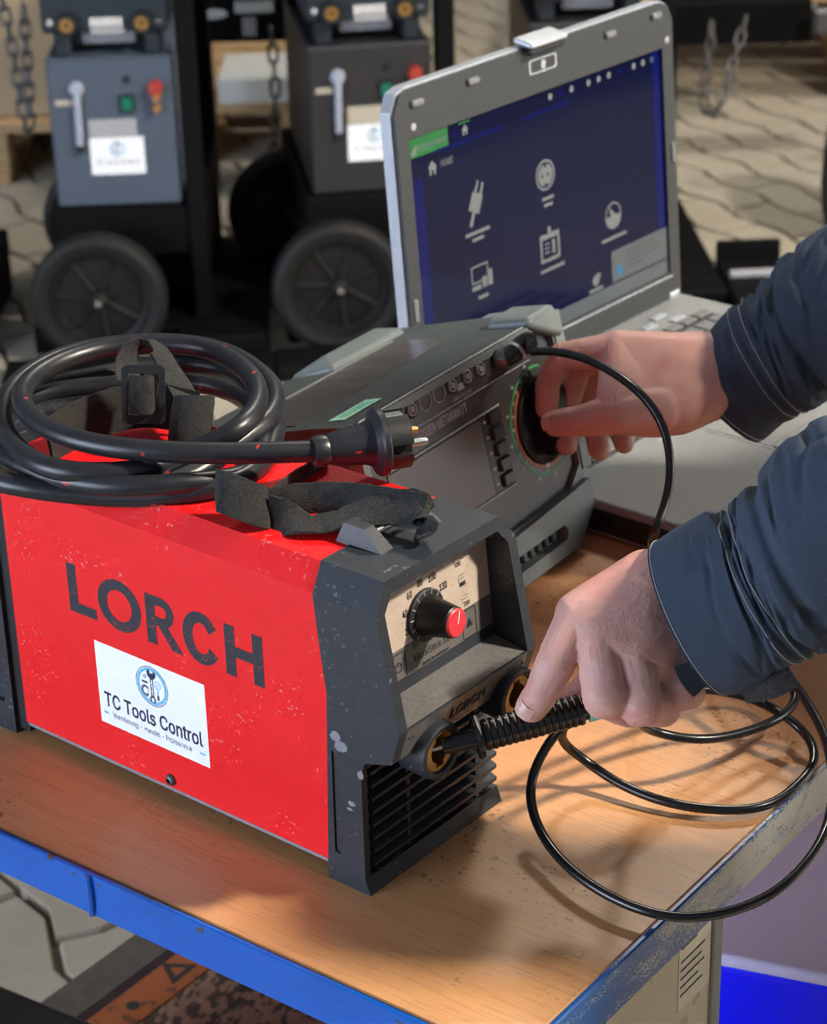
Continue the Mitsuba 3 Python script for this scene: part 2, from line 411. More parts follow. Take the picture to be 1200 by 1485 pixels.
# joints, cable and strap courses, in world metres
K = {'buckle': [[-0.3915, 0.1574, 0.997]],
 'cuff_flap': [[-0.0085, 0.1901, 0.9053], [-0.0034, 0.1886, 0.8985], [0.0022, 0.1913, 0.8913]],
 'cuff_tab': [[0.019, 0.2114, 0.8848], [0.0307, 0.2101, 0.891], [0.0399, 0.2132, 0.8962], [0.0465, 0.2185, 0.9012]],
 'handL': {'arm': [[0.0068, 0.2357, 0.9408, 0.021], [0.0137, 0.234, 0.9292, 0.021]],
           'cmc': [[-0.0479, 0.2129, 0.9376, 0.019], [-0.0351, 0.2132, 0.887, 0.018]],
           'index': [[-0.0712, 0.1735, 0.9249, 0.013], [-0.0715, 0.1506, 0.9034, 0.0115], [-0.075, 0.1416, 0.8882, 0.0104], [-0.0803, 0.1386, 0.8783, 0.0093]],
           'little': [[-0.0256, 0.1946, 0.895, 0.0126], [-0.0138, 0.1907, 0.885, 0.0122], [-0.018, 0.2128, 0.8716, 0.0098], [-0.0336, 0.2277, 0.8627, 0.0085]],
           'mcp': [[-0.0712, 0.1735, 0.9249, 0.014], [-0.054, 0.1718, 0.9163, 0.0148], [-0.0359, 0.1804, 0.9076, 0.0143], [-0.0237, 0.196, 0.8949, 0.0135]],
           'middle': [[-0.0548, 0.1701, 0.9146, 0.014], [-0.0392, 0.1532, 0.892, 0.0134], [-0.038, 0.1796, 0.8695, 0.0105], [-0.0553, 0.2002, 0.8608, 0.009]],
           'ring': [[-0.0379, 0.1784, 0.9069, 0.0138], [-0.0229, 0.166, 0.8857, 0.0134], [-0.0236, 0.1924, 0.8679, 0.0105], [-0.0422, 0.2102, 0.8607, 0.009]],
           'thumb': [[-0.0507, 0.2302, 0.9119, 0.018], [-0.0682, 0.2126, 0.8816, 0.014], [-0.0798, 0.2004, 0.8598, 0.0115], [-0.0858, 0.1868, 0.8539, 0.0095]],
           'wrist': [[-0.0334, 0.2282, 0.9261, 0.019], [-0.0199, 0.2289, 0.9008, 0.019]]},
 'handR': {'arm': [[-0.1893, 0.6143, 0.9156, 0.021], [-0.1829, 0.6141, 0.907, 0.021]],
           'cmc': [[-0.2355, 0.534, 0.8871, 0.019], [-0.2639, 0.5751, 0.9103, 0.018]],
           'index': [[-0.2786, 0.5509, 0.9236, 0.0128], [-0.3176, 0.5359, 0.9135, 0.0112], [-0.3277, 0.5293, 0.892, 0.0098], [-0.3265, 0.5255, 0.8725, 0.0085]],
           'little': [[-0.2978, 0.6111, 0.8928, 0.0115], [-0.3213, 0.6136, 0.8735, 0.0102], [-0.3073, 0.595, 0.8477, 0.009], [-0.2893, 0.5787, 0.8325, 0.008]],
           'mcp': [[-0.2786, 0.5509, 0.9236, 0.0135], [-0.2873, 0.5732, 0.9138, 0.0135], [-0.2936, 0.5936, 0.9047, 0.013], [-0.2981, 0.6115, 0.8938, 0.012]],
           'middle': [[-0.2871, 0.5728, 0.9129, 0.0125], [-0.3215, 0.5633, 0.899, 0.0112], [-0.323, 0.5482, 0.8664, 0.0098], [-0.313, 0.5331, 0.8424, 0.0085]],
           'ring': [[-0.2933, 0.5932, 0.9037, 0.012], [-0.3252, 0.5911, 0.8872, 0.011], [-0.3168, 0.5744, 0.8557, 0.0098], [-0.2979, 0.556, 0.8335, 0.0086]],
           'thumb': [[-0.2315, 0.5321, 0.8904, 0.0185], [-0.2512, 0.504, 0.8919, 0.0148], [-0.2792, 0.4979, 0.8825, 0.0122], [-0.2995, 0.497, 0.8765, 0.0102]],
           'wrist': [[-0.2398, 0.575, 0.9144, 0.021], [-0.2244, 0.5503, 0.8884, 0.021]]},
 'knot': [[-0.2635, 0.1039, 0.977]],
 'lead': [[-0.061, 0.1838, 0.864], [-0.0525, 0.1956, 0.8635], [-0.0806, 0.2677, 0.8], [-0.0612, 0.2914, 0.786], [-0.0457, 0.318, 0.78], [-0.036, 0.3515, 0.776], [-0.0352, 0.3798, 0.774],
          [-0.043, 0.4002, 0.776], [-0.0632, 0.4059, 0.784], [-0.0806, 0.3601, 0.8], [-0.0938, 0.2931, 0.816], [-0.1055, 0.2452, 0.82], [-0.124, 0.2379, 0.795], [-0.1169, 0.2515, 0.772],
          [-0.095, 0.2544, 0.762], [-0.0601, 0.2564, 0.758], [-0.0268, 0.2684, 0.757], [-0.0048, 0.2911, 0.756], [0.0007, 0.3252, 0.756], [-0.0023, 0.3516, 0.758], [-0.0164, 0.3706, 0.762],
          [-0.037, 0.3728, 0.772], [-0.0581, 0.3581, 0.786], [-0.0758, 0.3154, 0.806], [-0.0893, 0.252, 0.822], [-0.1081, 0.2269, 0.816], [-0.119, 0.2183, 0.802], [-0.1209, 0.2017, 0.786],
          [-0.1111, 0.184, 0.776], [-0.0931, 0.1692, 0.768], [-0.0604, 0.1522, 0.764], [-0.0212, 0.1441, 0.762], [0.0138, 0.1525, 0.76], [0.0376, 0.1881, 0.756], [0.0441, 0.2363, 0.752],
          [0.0371, 0.2921, 0.752], [0.0227, 0.3297, 0.76], [0.0051, 0.355, 0.772], [-0.0129, 0.3671, 0.786], [-0.0397, 0.3798, 0.8], [-0.0883, 0.4111, 0.805], [-0.1559, 0.463, 0.795],
          [-0.2, 0.4935, 0.795], [-0.157, 0.4038, 0.8603], [-0.1584, 0.4185, 0.8751], [-0.1624, 0.4327, 0.8923], [-0.1719, 0.4441, 0.9118], [-0.185, 0.4504, 0.9274],
          [-0.204, 0.4563, 0.9382], [-0.2327, 0.4657, 0.9439], [-0.2607, 0.4731, 0.9454], [-0.2926, 0.4809, 0.9409], [-0.3117, 0.4841, 0.9357]],
 'loop_back': [[-0.2532, 0.1142, 0.972], [-0.2462, 0.1233, 0.973], [-0.2366, 0.1343, 0.973], [-0.2179, 0.1441, 0.974], [-0.1945, 0.1475, 0.976], [-0.1726, 0.149, 0.978],
               [-0.1629, 0.1501, 0.977]],
 'loop_front': [[-0.2523, 0.113, 0.97], [-0.2403, 0.1137, 0.9665], [-0.2292, 0.1156, 0.9655], [-0.2198, 0.1195, 0.966], [-0.2076, 0.128, 0.969], [-0.193, 0.1388, 0.974],
                [-0.176, 0.1467, 0.978], [-0.1628, 0.1487, 0.978], [-0.1584, 0.1479, 0.971], [-0.1622, 0.1405, 0.964]],
 'mains': [[-0.2571, 0.1686, 0.986], [-0.2748, 0.1491, 0.988], [-0.2959, 0.1286, 0.99], [-0.3182, 0.1098, 0.992], [-0.3535, 0.0926, 0.993], [-0.3897, 0.0877, 0.993], [-0.426, 0.0951, 0.993],
           [-0.4565, 0.1128, 0.993], [-0.4768, 0.1388, 0.993], [-0.4849, 0.1743, 0.993], [-0.4772, 0.2093, 0.993], [-0.4536, 0.2353, 0.993], [-0.4205, 0.2475, 0.993],
           [-0.3817, 0.2381, 0.993], [-0.3477, 0.2171, 0.992], [-0.3246, 0.187, 0.99], [-0.3206, 0.16, 0.986], [-0.337, 0.1418, 0.976], [-0.3402, 0.1044, 0.978], [-0.3568, 0.0823, 0.979],
           [-0.3844, 0.0687, 0.98], [-0.4214, 0.0756, 0.98], [-0.4632, 0.1003, 0.98], [-0.4951, 0.1347, 0.98], [-0.5127, 0.1741, 0.98], [-0.5144, 0.2156, 0.98], [-0.4991, 0.2443, 0.98],
           [-0.4732, 0.2657, 0.98], [-0.4367, 0.2752, 0.98], [-0.3926, 0.2639, 0.98], [-0.3512, 0.2383, 0.979], [-0.3282, 0.201, 0.977], [-0.3269, 0.1694, 0.973], [-0.3293, 0.1258, 0.9665],
           [-0.3525, 0.0946, 0.9665], [-0.3899, 0.0784, 0.9665], [-0.4321, 0.078, 0.9665], [-0.4811, 0.0978, 0.9665], [-0.5115, 0.1327, 0.9665], [-0.5165, 0.1727, 0.9665],
           [-0.4992, 0.2092, 0.9665], [-0.4877, 0.2334, 0.9665], [-0.4656, 0.2631, 0.9665], [-0.4377, 0.275, 0.9665], [-0.3975, 0.2648, 0.9665], [-0.349, 0.2332, 0.9665],
           [-0.3197, 0.1983, 0.9665], [-0.3005, 0.1546, 0.9665], [-0.3111, 0.1124, 0.9725], [-0.3415, 0.0838, 0.9735], [-0.383, 0.0722, 0.9725], [-0.4307, 0.0744, 0.972],
           [-0.4781, 0.0955, 0.97], [-0.5082, 0.1391, 0.967], [-0.5018, 0.1779, 0.9665], [-0.4778, 0.2067, 0.9665], [-0.4502, 0.2321, 0.9665], [-0.4197, 0.2474, 0.9665],
           [-0.3853, 0.2435, 0.9665], [-0.3513, 0.2234, 0.9665], [-0.3195, 0.1899, 0.9672], [-0.2983, 0.1488, 0.9674], [-0.3055, 0.1183, 0.9675], [-0.3368, 0.0959, 0.963],
           [-0.3754, 0.0752, 0.963], [-0.4115, 0.0581, 0.9665], [-0.4624, 0.0593, 0.9665], [-0.5405, 0.0895, 0.962], [-0.5795, 0.1142, 0.935], [-0.5852, 0.1465, 0.88],
           [-0.5476, 0.1599, 0.84], [-0.5106, 0.1583, 0.835]],
 'plug': [[-0.2579, 0.1668, 0.986], [-0.2204, 0.2205, 0.986]],
 'probe': [[-0.1263, 0.111, 0.8485], [-0.061, 0.1838, 0.864]],
 'sleeveL': [[[-0.0232, 0.2193, 0.917], [0.0273, -0.0033, -0.0402], [0.0122, -0.0433, 0.0168]], [[-0.0101, 0.224, 0.9266], [0.0286, -0.0034, -0.0422], [0.0132, -0.046, 0.0181]],
             [[0.0089, 0.2296, 0.9396], [0.0283, -0.0032, -0.0414], [0.0137, -0.0466, 0.0186]], [[0.0219, 0.2303, 0.9475], [0.0277, -0.002, -0.0386], [0.0141, -0.0473, 0.0193]],
             [[0.0333, 0.2358, 0.9608], [0.0305, -0.0021, -0.0423], [0.0159, -0.0518, 0.0213]], [[0.0535, 0.2446, 0.9823], [0.0353, -0.0007, -0.0462], [0.0173, -0.0567, 0.0229]],
             [[0.0854, 0.2528, 1.0087], [0.0372, 0.0022, -0.0437], [0.0179, -0.0589, 0.023]], [[0.1453, 0.2727, 1.0471], [0.0342, 0.0017, -0.0408], [0.0168, -0.0605, 0.0219]]],
 'sleeveR': [[[-0.2137, 0.597, 0.8829], [0.0308, 0.0047, -0.0315], [0.0083, -0.0381, 0.0096]], [[-0.2015, 0.6062, 0.8943], [0.0303, 0.0035, -0.0328], [0.0099, -0.0416, 0.0109]],
             [[-0.1869, 0.6144, 0.9127], [0.0301, -0.0004, -0.0391], [0.0106, -0.0436, 0.0114]], [[-0.174, 0.62, 0.9219], [0.0306, -0.0013, -0.0413], [0.0125, -0.0458, 0.0123]],
             [[-0.1612, 0.6271, 0.9361], [0.0327, -0.001, -0.0435], [0.0145, -0.0504, 0.0138]], [[-0.1393, 0.64, 0.9529], [0.0357, -0.0003, -0.046], [0.0173, -0.0555, 0.0156]],
             [[-0.1056, 0.6616, 0.9809], [0.0371, -0.001, -0.0489], [0.0192, -0.0593, 0.0162]], [[-0.0511, 0.694, 1.0237], [0.0397, -0.0012, -0.0527], [0.0187, -0.0604, 0.0149]]],
 'strap_a': [[-0.4254, 0.1031, 0.976], [-0.4264, 0.126, 0.978], [-0.4204, 0.1486, 0.98], [-0.4075, 0.1707, 0.981], [-0.3906, 0.1819, 0.979], [-0.376, 0.1888, 0.976]],
 'strap_loop': [[-0.414, 0.1681, 0.994], [-0.4297, 0.1844, 1.002], [-0.4324, 0.1971, 1.007], [-0.4292, 0.2082, 1.005], [-0.4143, 0.2051, 0.996], [-0.3912, 0.1918, 0.99],
                [-0.3642, 0.1735, 0.988]],
 'tail': [[-0.3614, 0.1679, 0.983]],
 'tail_up': [[-0.2651, 0.1256, 0.963], [-0.2703, 0.1482, 0.9635], [-0.2738, 0.1727, 0.9635], [-0.2757, 0.199, 0.9635]]}
# ---------------------------------------------------------------- the floor: interlocking wavy pavers on sand
put('floor', cbox(22, 22, 0.10, 0.002), 'joint_sand', at(-2, 3, -0.062))
L('floor', 'hall floor of pale wavy interlocking concrete pavers', kind='structure')
PA = math.radians(-25.0); PX = np.array([math.cos(PA), math.sin(PA)]); PY = np.array([-math.sin(PA), math.cos(PA)])
SL, SW = 0.225, 0.112
KX = np.array([0.0, 0.25, 0.5, 0.75, 1.0])
KW = np.array([0.0, 0.013, 0.0, -0.013, 0.0])
KE = np.array([0.0, 0.008, 0.0])


def paver(i, j):
    """One wavy stone of row j: ring of outline points (bottom ring, top ring) and a fan on top."""
    off = 0.5 * SL * (j % 2)
    lo = [(i * SL + off + k * SL, j * SW + w) for k, w in zip(KX, KW * (1 if j % 2 == 0 else -1))]
    hi = [(x, y + SW) for (x, y) in [(i * SL + off + k * SL, j * SW + w) for k, w in zip(KX, KW * (1 if j % 2 == 0 else -1))]]
    l, r = (lo[0][0] + 0.008, (lo[0][1] + hi[0][1]) / 2), (lo[-1][0] + 0.008, (lo[-1][1] + hi[-1][1]) / 2)
    o = np.array(lo + [r] + hi[::-1] + [l])
    c = o.mean(0); n = len(o)
    g = 0.0035
    d = np.maximum(np.abs(o - c), 1e-6)
    inn = c + (o - c) * (1 - g / d).clip(0.9, 1)
    top = c + (o - c) * (1 - (g + 0.0035) / d).clip(0.86, 1)
    dz = RNG.uniform(-0.0012, 0.0012)
    w = lambda q, z: np.hstack([q[:, :1] * PX + q[:, 1:] * PY, np.full((len(q), 1), z)])
    v = np.vstack([w(inn, -0.0125), w(top, dz), w(c[None], dz)])
    a = np.arange(n); b = (a + 1) % n
    f = np.vstack([np.stack([a, b, n + b], 1), np.stack([a, n + b, n + a], 1), np.stack([n + a, n + b, np.full(n, 2 * n)], 1)])
    return trimesh.Trimesh(v, f, process=False)


# the stretches of floor that can be seen past the trolley, as patches on the ground
SEEN = [Polygon([(-1.75, 0.55), (-0.75, 0.3), (-0.75, 0.95), (-1.75, 1.35)]), Polygon([(-3.3, 1.5), (-1.75, 1.2), (-1.9, 3.6), (-4.6, 4.6), (-5.2, 3.2)]),
        Polygon([(-1.9, 2.3), (-1.1, 2.3), (-1.1, 3.6), (-1.5, 4.9), (-2.6, 6.2), (-3.2, 5.6)])]
cand = []
for i in range(-45, 45):
    for j in range(-90, 90):
        c = (i + 0.5 + 0.5 * (j % 2)) * SL * PX + (j + 0.5) * SW * PY
        if -7.5 < c[0] < 3.0 and -1.2 < c[1] < 8.6: cand.append((not any(P_.contains(Point(c)) for P_ in SEEN), np.linalg.norm(c - CAM[:2]), i, j))
cand.sort()
for _, _, i, j in cand[:300]: put('paver', paver(i, j), 'stone', smooth=False, parent='floor')
put('paver_field', [paver(i, j) for _, _, i, j in cand[300:]], 'stone', smooth=False, parent='floor')
L('floor__paver_field', 'remaining pale wavy pavers of the hall floor', kind='stuff')
put('wall_back', cbox(22, 0.2, 5.0, 0.01), 'wall_grey', frame((-3.5, 9.5, 2.5), (0.85, 0.53, 0), (-0.53, 0.85, 0), (0, 0, 1)))
L('wall_back', 'grey back wall of the hall', kind='structure')

# ---------------------------------------------------------------- the workshop trolley with a beech board
TX, TY, TZ = 0.70, 1.077, 0.75
tr = 'workshop_trolley'
L(tr, 'blue steel workshop trolley with a worn beech top carrying the red welder, tester and laptop', 'trolley')
put('board', cbox(TX - 0.004, TY - 0.004, 0.024, 0.001), 'wood', at(-TX / 2, TY / 2, TZ - 0.012), parent=tr)
L(tr + '__board', 'worn beech wood top')
for nm, m, c in (('rim', cbox(TX + 0.006, 0.004, 0.0315, 0.001), (-TX / 2, -0.002, TZ - 0.0145)), ('rim', cbox(TX + 0.006, 0.004, 0.0315, 0.001), (-TX / 2, TY + 0.002, TZ - 0.0145)),
                 ('rim', cbox(0.004, TY, 0.0315, 0.001), (-TX - 0.001, TY / 2, TZ - 0.0145))):
    put(nm, m, 'blue_paint', at(*c), parent=tr)
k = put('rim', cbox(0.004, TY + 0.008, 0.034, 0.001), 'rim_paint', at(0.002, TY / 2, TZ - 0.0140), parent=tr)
L(k, 'chipped glossy dark blue rim with a grey hall reflection painted in')
put('weld_seam', tube([(-0.3135, -0.0045, TZ - 0.029), (-0.3125, -0.0052, TZ - 0.015), (-0.3135, -0.0045, TZ + 0.0005)], 0.0022, 8, 0.003), 'blue_paint', parent=tr)
for (x, y) in ((-0.67, 0.03), (-0.67, TY - 0.03), (-0.06, TY - 0.03)):
    put('post', cbox(0.03, 0.03, TZ - 0.12, 0.002), 'blue_paint', at(x, y, (TZ - 0.03 + 0.09) / 2), parent=tr)
SZ = 0.30
sh = put('shelf', cbox(0.66, 0.98, 0.012, 0.001), 'shelf_dirt', at(-0.330, TY / 2, SZ), parent=tr)
L(sh, 'dirty brown lower shelf')
put('orange_band', cbox(0.040, 0.95, 0.0012, 0.0003), 'shelf_orange', at(-0.624, TY / 2, SZ + 0.0067), parent=sh)
L(sh + '__orange_band', 'orange painted edge strip')
put('warning_triangle', prism(Polygon([(-0.017, -0.013), (0.017, -0.013), (0, 0.017)]).difference(Polygon([(-0.008, -0.008), (0.008, -0.008), (0, 0.006)])), 0.0004), 'print_black',
    frame((-0.624, 0.372, SZ + 0.0073), (-0.85, -0.5, 0), (0.5, -0.85, 0), (0, 0, 1)), parent=sh)
put('white_tag', cbox(0.03, 0.04, 0.0005, 0.0001), 'label_cream', at(-0.620, 0.440, SZ + 0.0075), parent=sh)
put('spot', prism(Point(0, 0).buffer(0.006), 0.0004), 'print_black', at(-0.624, 0.315, SZ + 0.0073), parent=sh)
k = put('shelf_rim', cbox(0.052, TY, 0.05, 0.006), 'rust_steel', at(-0.669, TY / 2, SZ - 0.012), parent=tr)
L(k, 'bare dark steel rim of the lower shelf')
for (x, y) in ((-0.60, 0.08), (-0.60, TY - 0.08), (-0.08, 0.08), (-0.08, TY - 0.08)):
    w = put('castor', moved(lathe([(0.0, -0.015), (0.045, -0.015), (0.055, -0.010), (0.055, 0.010), (0.045, 0.015), (0.0, 0.015)], 28), rot([1, 0, 0], 90)), 'tyre', at(x, y, 0.0555), parent=tr)
    put('fork', cbox(0.03, 0.05, 0.184, 0.004), 'dark_steel', at(x, y, 0.201), parent=w)

# beige cabinet under the right end of the trolley
cb = 'beige_cabinet'
L(cb, 'beige metal drawer cabinet with a paper label under the right end of the table', 'cabinet')
put('body', cbox(0.13, 0.190, 0.400, 0.003), 'beige_paint', at(-0.085, 0.171, 0.517), parent=cb)
XC = -0.02
put('paper_label', cbox(0.0006, 0.040, 0.058, 0.0002), 'label_cream', at(XC + 0.0003, 0.2335, 0.665), parent=cb)
lb = cb + '__paper_label'
for r_, ww in enumerate((0.020, 0.030, 0.026, 0.030, 0.022, 0.028)):
    put('print_line', cbox(0.0003, ww, 0.0016, 0.0001), 'print_dim', at(XC + 0.0007, 0.2155 + ww / 2, 0.684 - 0.0065 * r_ - (0.004 if r_ else 0)), smooth=False, parent=lb)
put('drawer_handle', rbox(0.008, 0.045, 0.008, 0.003), 'white_paint', at(XC + 0.003, 0.132, 0.640), parent=cb)
put('corner_strip', cbox(0.004, 0.012, 0.39, 0.001), 'base_grey', at(XC + 0.0005, 0.2605, 0.517), parent=cb)
put('foot', cbox(0.12, 0.17, 0.0105, 0.001), 'dark_plastic', at(-0.085, 0.171, SZ + 0.0115), parent=cb)

# blue bin on the lower shelf beyond it
bn = 'blue_bin'
L(bn, 'bright blue storage bin with a pale lilac lid on the lower shelf beside the cabinet', 'bin')
bd = np.array([0.9599, 0.2802, 0]); bp = np.array([-0.2802, 0.9599, 0])
bo = np.array([-0.1745, 0.4260, 0.0]) + bp * 0.21
put('body', rbox(0.33, 0.40, 0.178, 0.010), 'bin_blue', frame(bo + [0, 0, SZ + 0.097], bd, bp, (0, 0, 1)), smooth=40, parent=bn)
k = put('lid', rbox(0.345, 0.42, 0.012, 0.004), 'bin_lilac', frame(bo + [0, 0, 0.494], bd, bp, (0, 0, 1)), smooth=40, parent=bn)
L(k, 'pale lilac lid')

# black case lying on the lower shelf
bcs = 'black_case'
L(bcs, 'black plastic case lying on the lower trolley shelf at the bottom left', 'case')
put('body', rbox(0.345, 0.170, 0.088, 0.018, 20), 'tub_black', frame((-0.468, 0.101, SZ + 0.0075 + 0.044), (0.9965, 0.083, 0), (-0.083, 0.9965, 0), (0, 0, 1)), smooth=40, parent=bcs)
put('lid', rbox(0.340, 0.165, 0.034, 0.014, 20), 'tub_black', frame((-0.468, 0.100, SZ + 0.112), (0.9965, 0.083, 0), (-0.083, 0.9965, 0), (0, 0, 1)), smooth=40, parent=bcs)
put('lid_ridge', rbox(0.32, 0.010, 0.008, 0.003), 'tub_black', frame((-0.468, 0.127, SZ + 0.130), (0.9965, 0.083, 0), (-0.083, 0.9965, 0), (0, 0, 1)), smooth=40, parent=bcs)

# ---------------------------------------------------------------- the red welding machine
WA = -0.04245
EX, EY, EZ = np.array([math.cos(WA), math.sin(WA), 0]), np.array([-math.sin(WA), math.cos(WA), 0]), np.array([0, 0, 1.0])
WO = np.array([-0.1557, 0.0782, 0.75]); MW = frame(WO, EX, EY, EZ); WW = 0.1299
wm = 'welding_machine'
L(wm, 'red portable welding machine with black end caps and big black lettering on its side', 'welding machine')


def yzx(pts, x0, x1):
    """Manifold of a (y, z) profile drawn along x."""
    return mat4(mprism(pts, x1 - x0), frame((x0, 0, 0), (0, 1, 0), (0, 0, 1), (1, 0, 0)))


def xzy(pts, y0, y1):
    """Manifold of an (x, z) profile drawn along y."""
    return mat4(mprism(pts, y1 - y0), frame((0, y1, 0), (1, 0, 0), (0, 0, 1), (0, -1, 0)))


def octo(g=0.0, zb=0.0, zt=0.2104):
    return [(g, zb), (g, 0.1955), (0.0118, zt - g), (WW - 0.0118, zt - g), (WW - g, 0.1955), (WW - g, zb)]


k = put('side_shell', yzx(octo(0, 0.013), -0.3075, -0.0287), 'red_paint', MW, parent=wm)
L(k, 'scuffed red sheet metal shell')
put('base_plate', cbox(0.272, WW - 0.001, 0.0036, 0.0008), 'base_grey', MW @ at(-0.171, WW / 2, 0.0112), parent=wm)
for (x, y) in ((-0.28, 0.025), (-0.28, 0.105), (-0.06, 0.025), (-0.06, 0.105)):
    put('rubber_foot', cbox(0.02, 0.02, 0.0092, 0.0005), 'dark_plastic', MW @ at(x, y, 0.0048), parent=wm)
# front cap
P1, P2 = np.array([0.0083, 0.2112]), np.array([0.0255, 0.1222])
side = [(-0.034, 0.0), (-0.034, 0.015), (-0.0288, 0.1316), (-0.0326, 0.1612), (-0.0362, 0.196), (-0.039, 0.2112), tuple(P1), (0.0262, 0.1222), (0.0192, 0.1000), (-0.0012, 0.0935), (-0.0045, 0.085), (-0.0045, 0.010), (-0.0008, 0.0)]
cap = xzy(side, -0.0008, WW + 0.0008) ^ yzx([(-0.0008, -0.01), (-0.0008, 0.195), (0.0113, 0.2112), (WW - 0.0113, 0.2112), (WW + 0.0008, 0.195), (WW + 0.0008, -0.01)], -0.1, 0.1)
td = (P2 - P1) / np.linalg.norm(P2 - P1)                     # down along the sloping front
nf = np.array([-td[1], td[0]])                               # out of it
FRM = frame((P1[0], 0, P1[1]), (0, 1, 0), (-td[0], 0, -td[1]), (nf[0], 0, nf[1]))
SH = np.linalg.norm(P2 - P1)
rim = 0.0068
pocket = mprism([(rim, -0.0185), (0.0150, -0.0085), (WW - 0.0150, -0.0085), (WW - rim, -0.0185), (WW - rim, -SH + 0.0005), (rim, -SH + 0.0005)], 0.034).translate((0, 0, -0.024))
cap = cap - mat4(pocket, FRM)
grille = xzy([(-0.018, 0.0105), (0.01, 0.0105), (0.01, 0.0865), (-0.018, 0.0865)], 0.0042, WW + 0.01)
cap = cap - grille
# bevel the long vertical front corners and a shallow groove on the flank
cap = cap - xzy([(-0.0280, 0.022), (-0.0235, 0.021), (-0.0235, 0.090), (-0.0272, 0.094)], -0.002, 0.0006)
k = put('front_cap', cap, 'case_plastic', MW, smooth=25, parent=wm)
L(k, 'black plastic front cap with a deep control recess')
# chips where the black is worn pale
fc = wm + '__front_cap'
for (x, z, a, b) in ((-0.0205, 0.0985, 0.006, 0.0045), (-0.0235, 0.104, 0.005, 0.004), (-0.0165, 0.0995, 0.0025, 0.003), (-0.0125, 0.0615, 0.0035, 0.0022), (-0.0145, 0.057, 0.003, 0.0012), (-0.0048, 0.0845, 0.0026, 0.0040)):
    q = Polygon([(x + a * (0.6 + 0.5 * RNG.random()) * math.cos(t), z + b * (0.6 + 0.5 * RNG.random()) * math.sin(t)) for t in np.linspace(0, 2 * math.pi, 15)[:-1]])
    put('scrape', prism(q, 0.0002), 'scraped_grey', MW @ frame((0, -0.0008, 0), (1, 0, 0), (0, 0, 1), (0, -1, 0)), smooth=False, parent=fc)
# ledge below the recess, carrying the two sockets
ledge = xzy([(-0.0162, 0.1290), (0.0262, 0.1222), (0.0192, 0.1000), (-0.0162, 0.1000)], rim, WW - rim)
ledge = ledge.refine_to_length(0.02)
k = put('ledge', ledge, 'ledge_grey', MW, smooth=20, parent=wm)
L(k, 'grey-black ledge with embossed maker name')
LA, LB = np.array([0.0262, 0, 0.1222]), np.array([0.0192, 0, 0.1000])
lu = nrm(LA - LB); ln_ = np.cross((0, 1, 0), lu)
FL = MW @ frame(LA, (0, 1, 0), lu, ln_)
put('embossing', shift(text('LORCH', 0.0070, 0.034, 0.0006, True), 0.0500, -0.0150), 'print_black', FL, smooth=False, parent=k)
put('plus_sign', [shift(cbox(0.005, 0.0012, 0.0006, 0.0001), 0.1195, -0.008, 0.0003), shift(cbox(0.0012, 0.005, 0.0006, 0.0001), 0.1195, -0.008, 0.0003)], 'print_black', FL, smooth=False, parent=k)
put('minus_sign', shift(cbox(0.005, 0.0012, 0.0006, 0.0001), 0.0125, -0.008, 0.0003), 'print_black', FL, smooth=False, parent=k)
for y, zc in ((0.0345, 0.0955), (0.1105, 0.0975)):
    MS = MW @ frame((0.0, y, zc), (0, 1, 0), (0, 0, 1), (1, 0, 0)) @ rot([0, 1, 0], 0)
    s_ = put('socket', lathe([(0.0130, 0.008), (0.0172, 0.008), (0.0182, 0.0262), (0.0176, 0.0288), (0.0162, 0.0296), (0.0138, 0.0288), (0.0130, 0.0272), (0.0130, 0.008)], 44), 'case_plastic', MS, parent=wm)
    ring = Point(0, 0).buffer(0.0131, 28).difference(unary_union([Point(0, 0).buffer(0.0078, 20), sbox(-0.0034, -0.0103, 0.0034, 0.0103)]))
    put('brass_ring', prism(ring, 0.0120, 0.0150), 'brass', MS, smooth=25, parent=s_)
    put('bore', prism(Point(0, 0).buffer(0.0130, 20), 0.003, 0.0115), 'dark_plastic', MS, parent=s_)
# louvres
for i in range(8):
    z = 0.0150 + 0.00925 * i
    prof = [(-0.0175, z + 0.0045), (-0.0052, z - 0.0010), (-0.0046, z + 0.0004), (-0.0046, z + 0.0022), (-0.0165, z + 0.0068)]
    put('louvre', xzy(prof, 0.0085, WW + 0.0006), 'case_plastic', MW, smooth=False, parent=wm)
for y in (0.044, 0.112):
    put('grille_bar', cbox(0.003, 0.0035, 0.076, 0.0005), 'case_plastic', MW @ at(-0.0075, y, 0.0485), parent=wm)
for i in range(8):
    z = 0.0150 + 0.00925 * i
    put('louvre_tooth', tri(m3.Manifold.hull_points(np.array([(-0.0180, 0.0042, z - 0.0025), (-0.0055, 0.0042, z - 0.0025), (-0.0055, 0.0042, z + 0.0045), (-0.0180, 0.0042, z + 0.0045), (-0.0075, 0.0105, z), (-0.0150, 0.0105, z + 0.001)]))), 'case_plastic', MW, smooth=False, parent=wm)
# rear cap
rear = yzx(octo(-0.0012, 0.0, 0.2120), -0.360, -0.3185) ^ xzy([(-0.362, -0.01), (-0.315, -0.01), (-0.317, 0.02), (-0.3185, 0.3), (-0.362, 0.3)], -0.1, 0.3)
rear = rear - xzy([(-0.340, 0.022), (-0.327, 0.022), (-0.327, 0.118), (-0.340, 0.118)], -0.01, 0.0022)
k = put('rear_cap', rear, 'case_plastic', MW, parent=wm)
L(k, 'black plastic rear cap')
put('rear_gap', yzx(octo(0.002, 0.004, 0.209), -0.320, -0.3073), 'dark_plastic', MW, parent=wm)
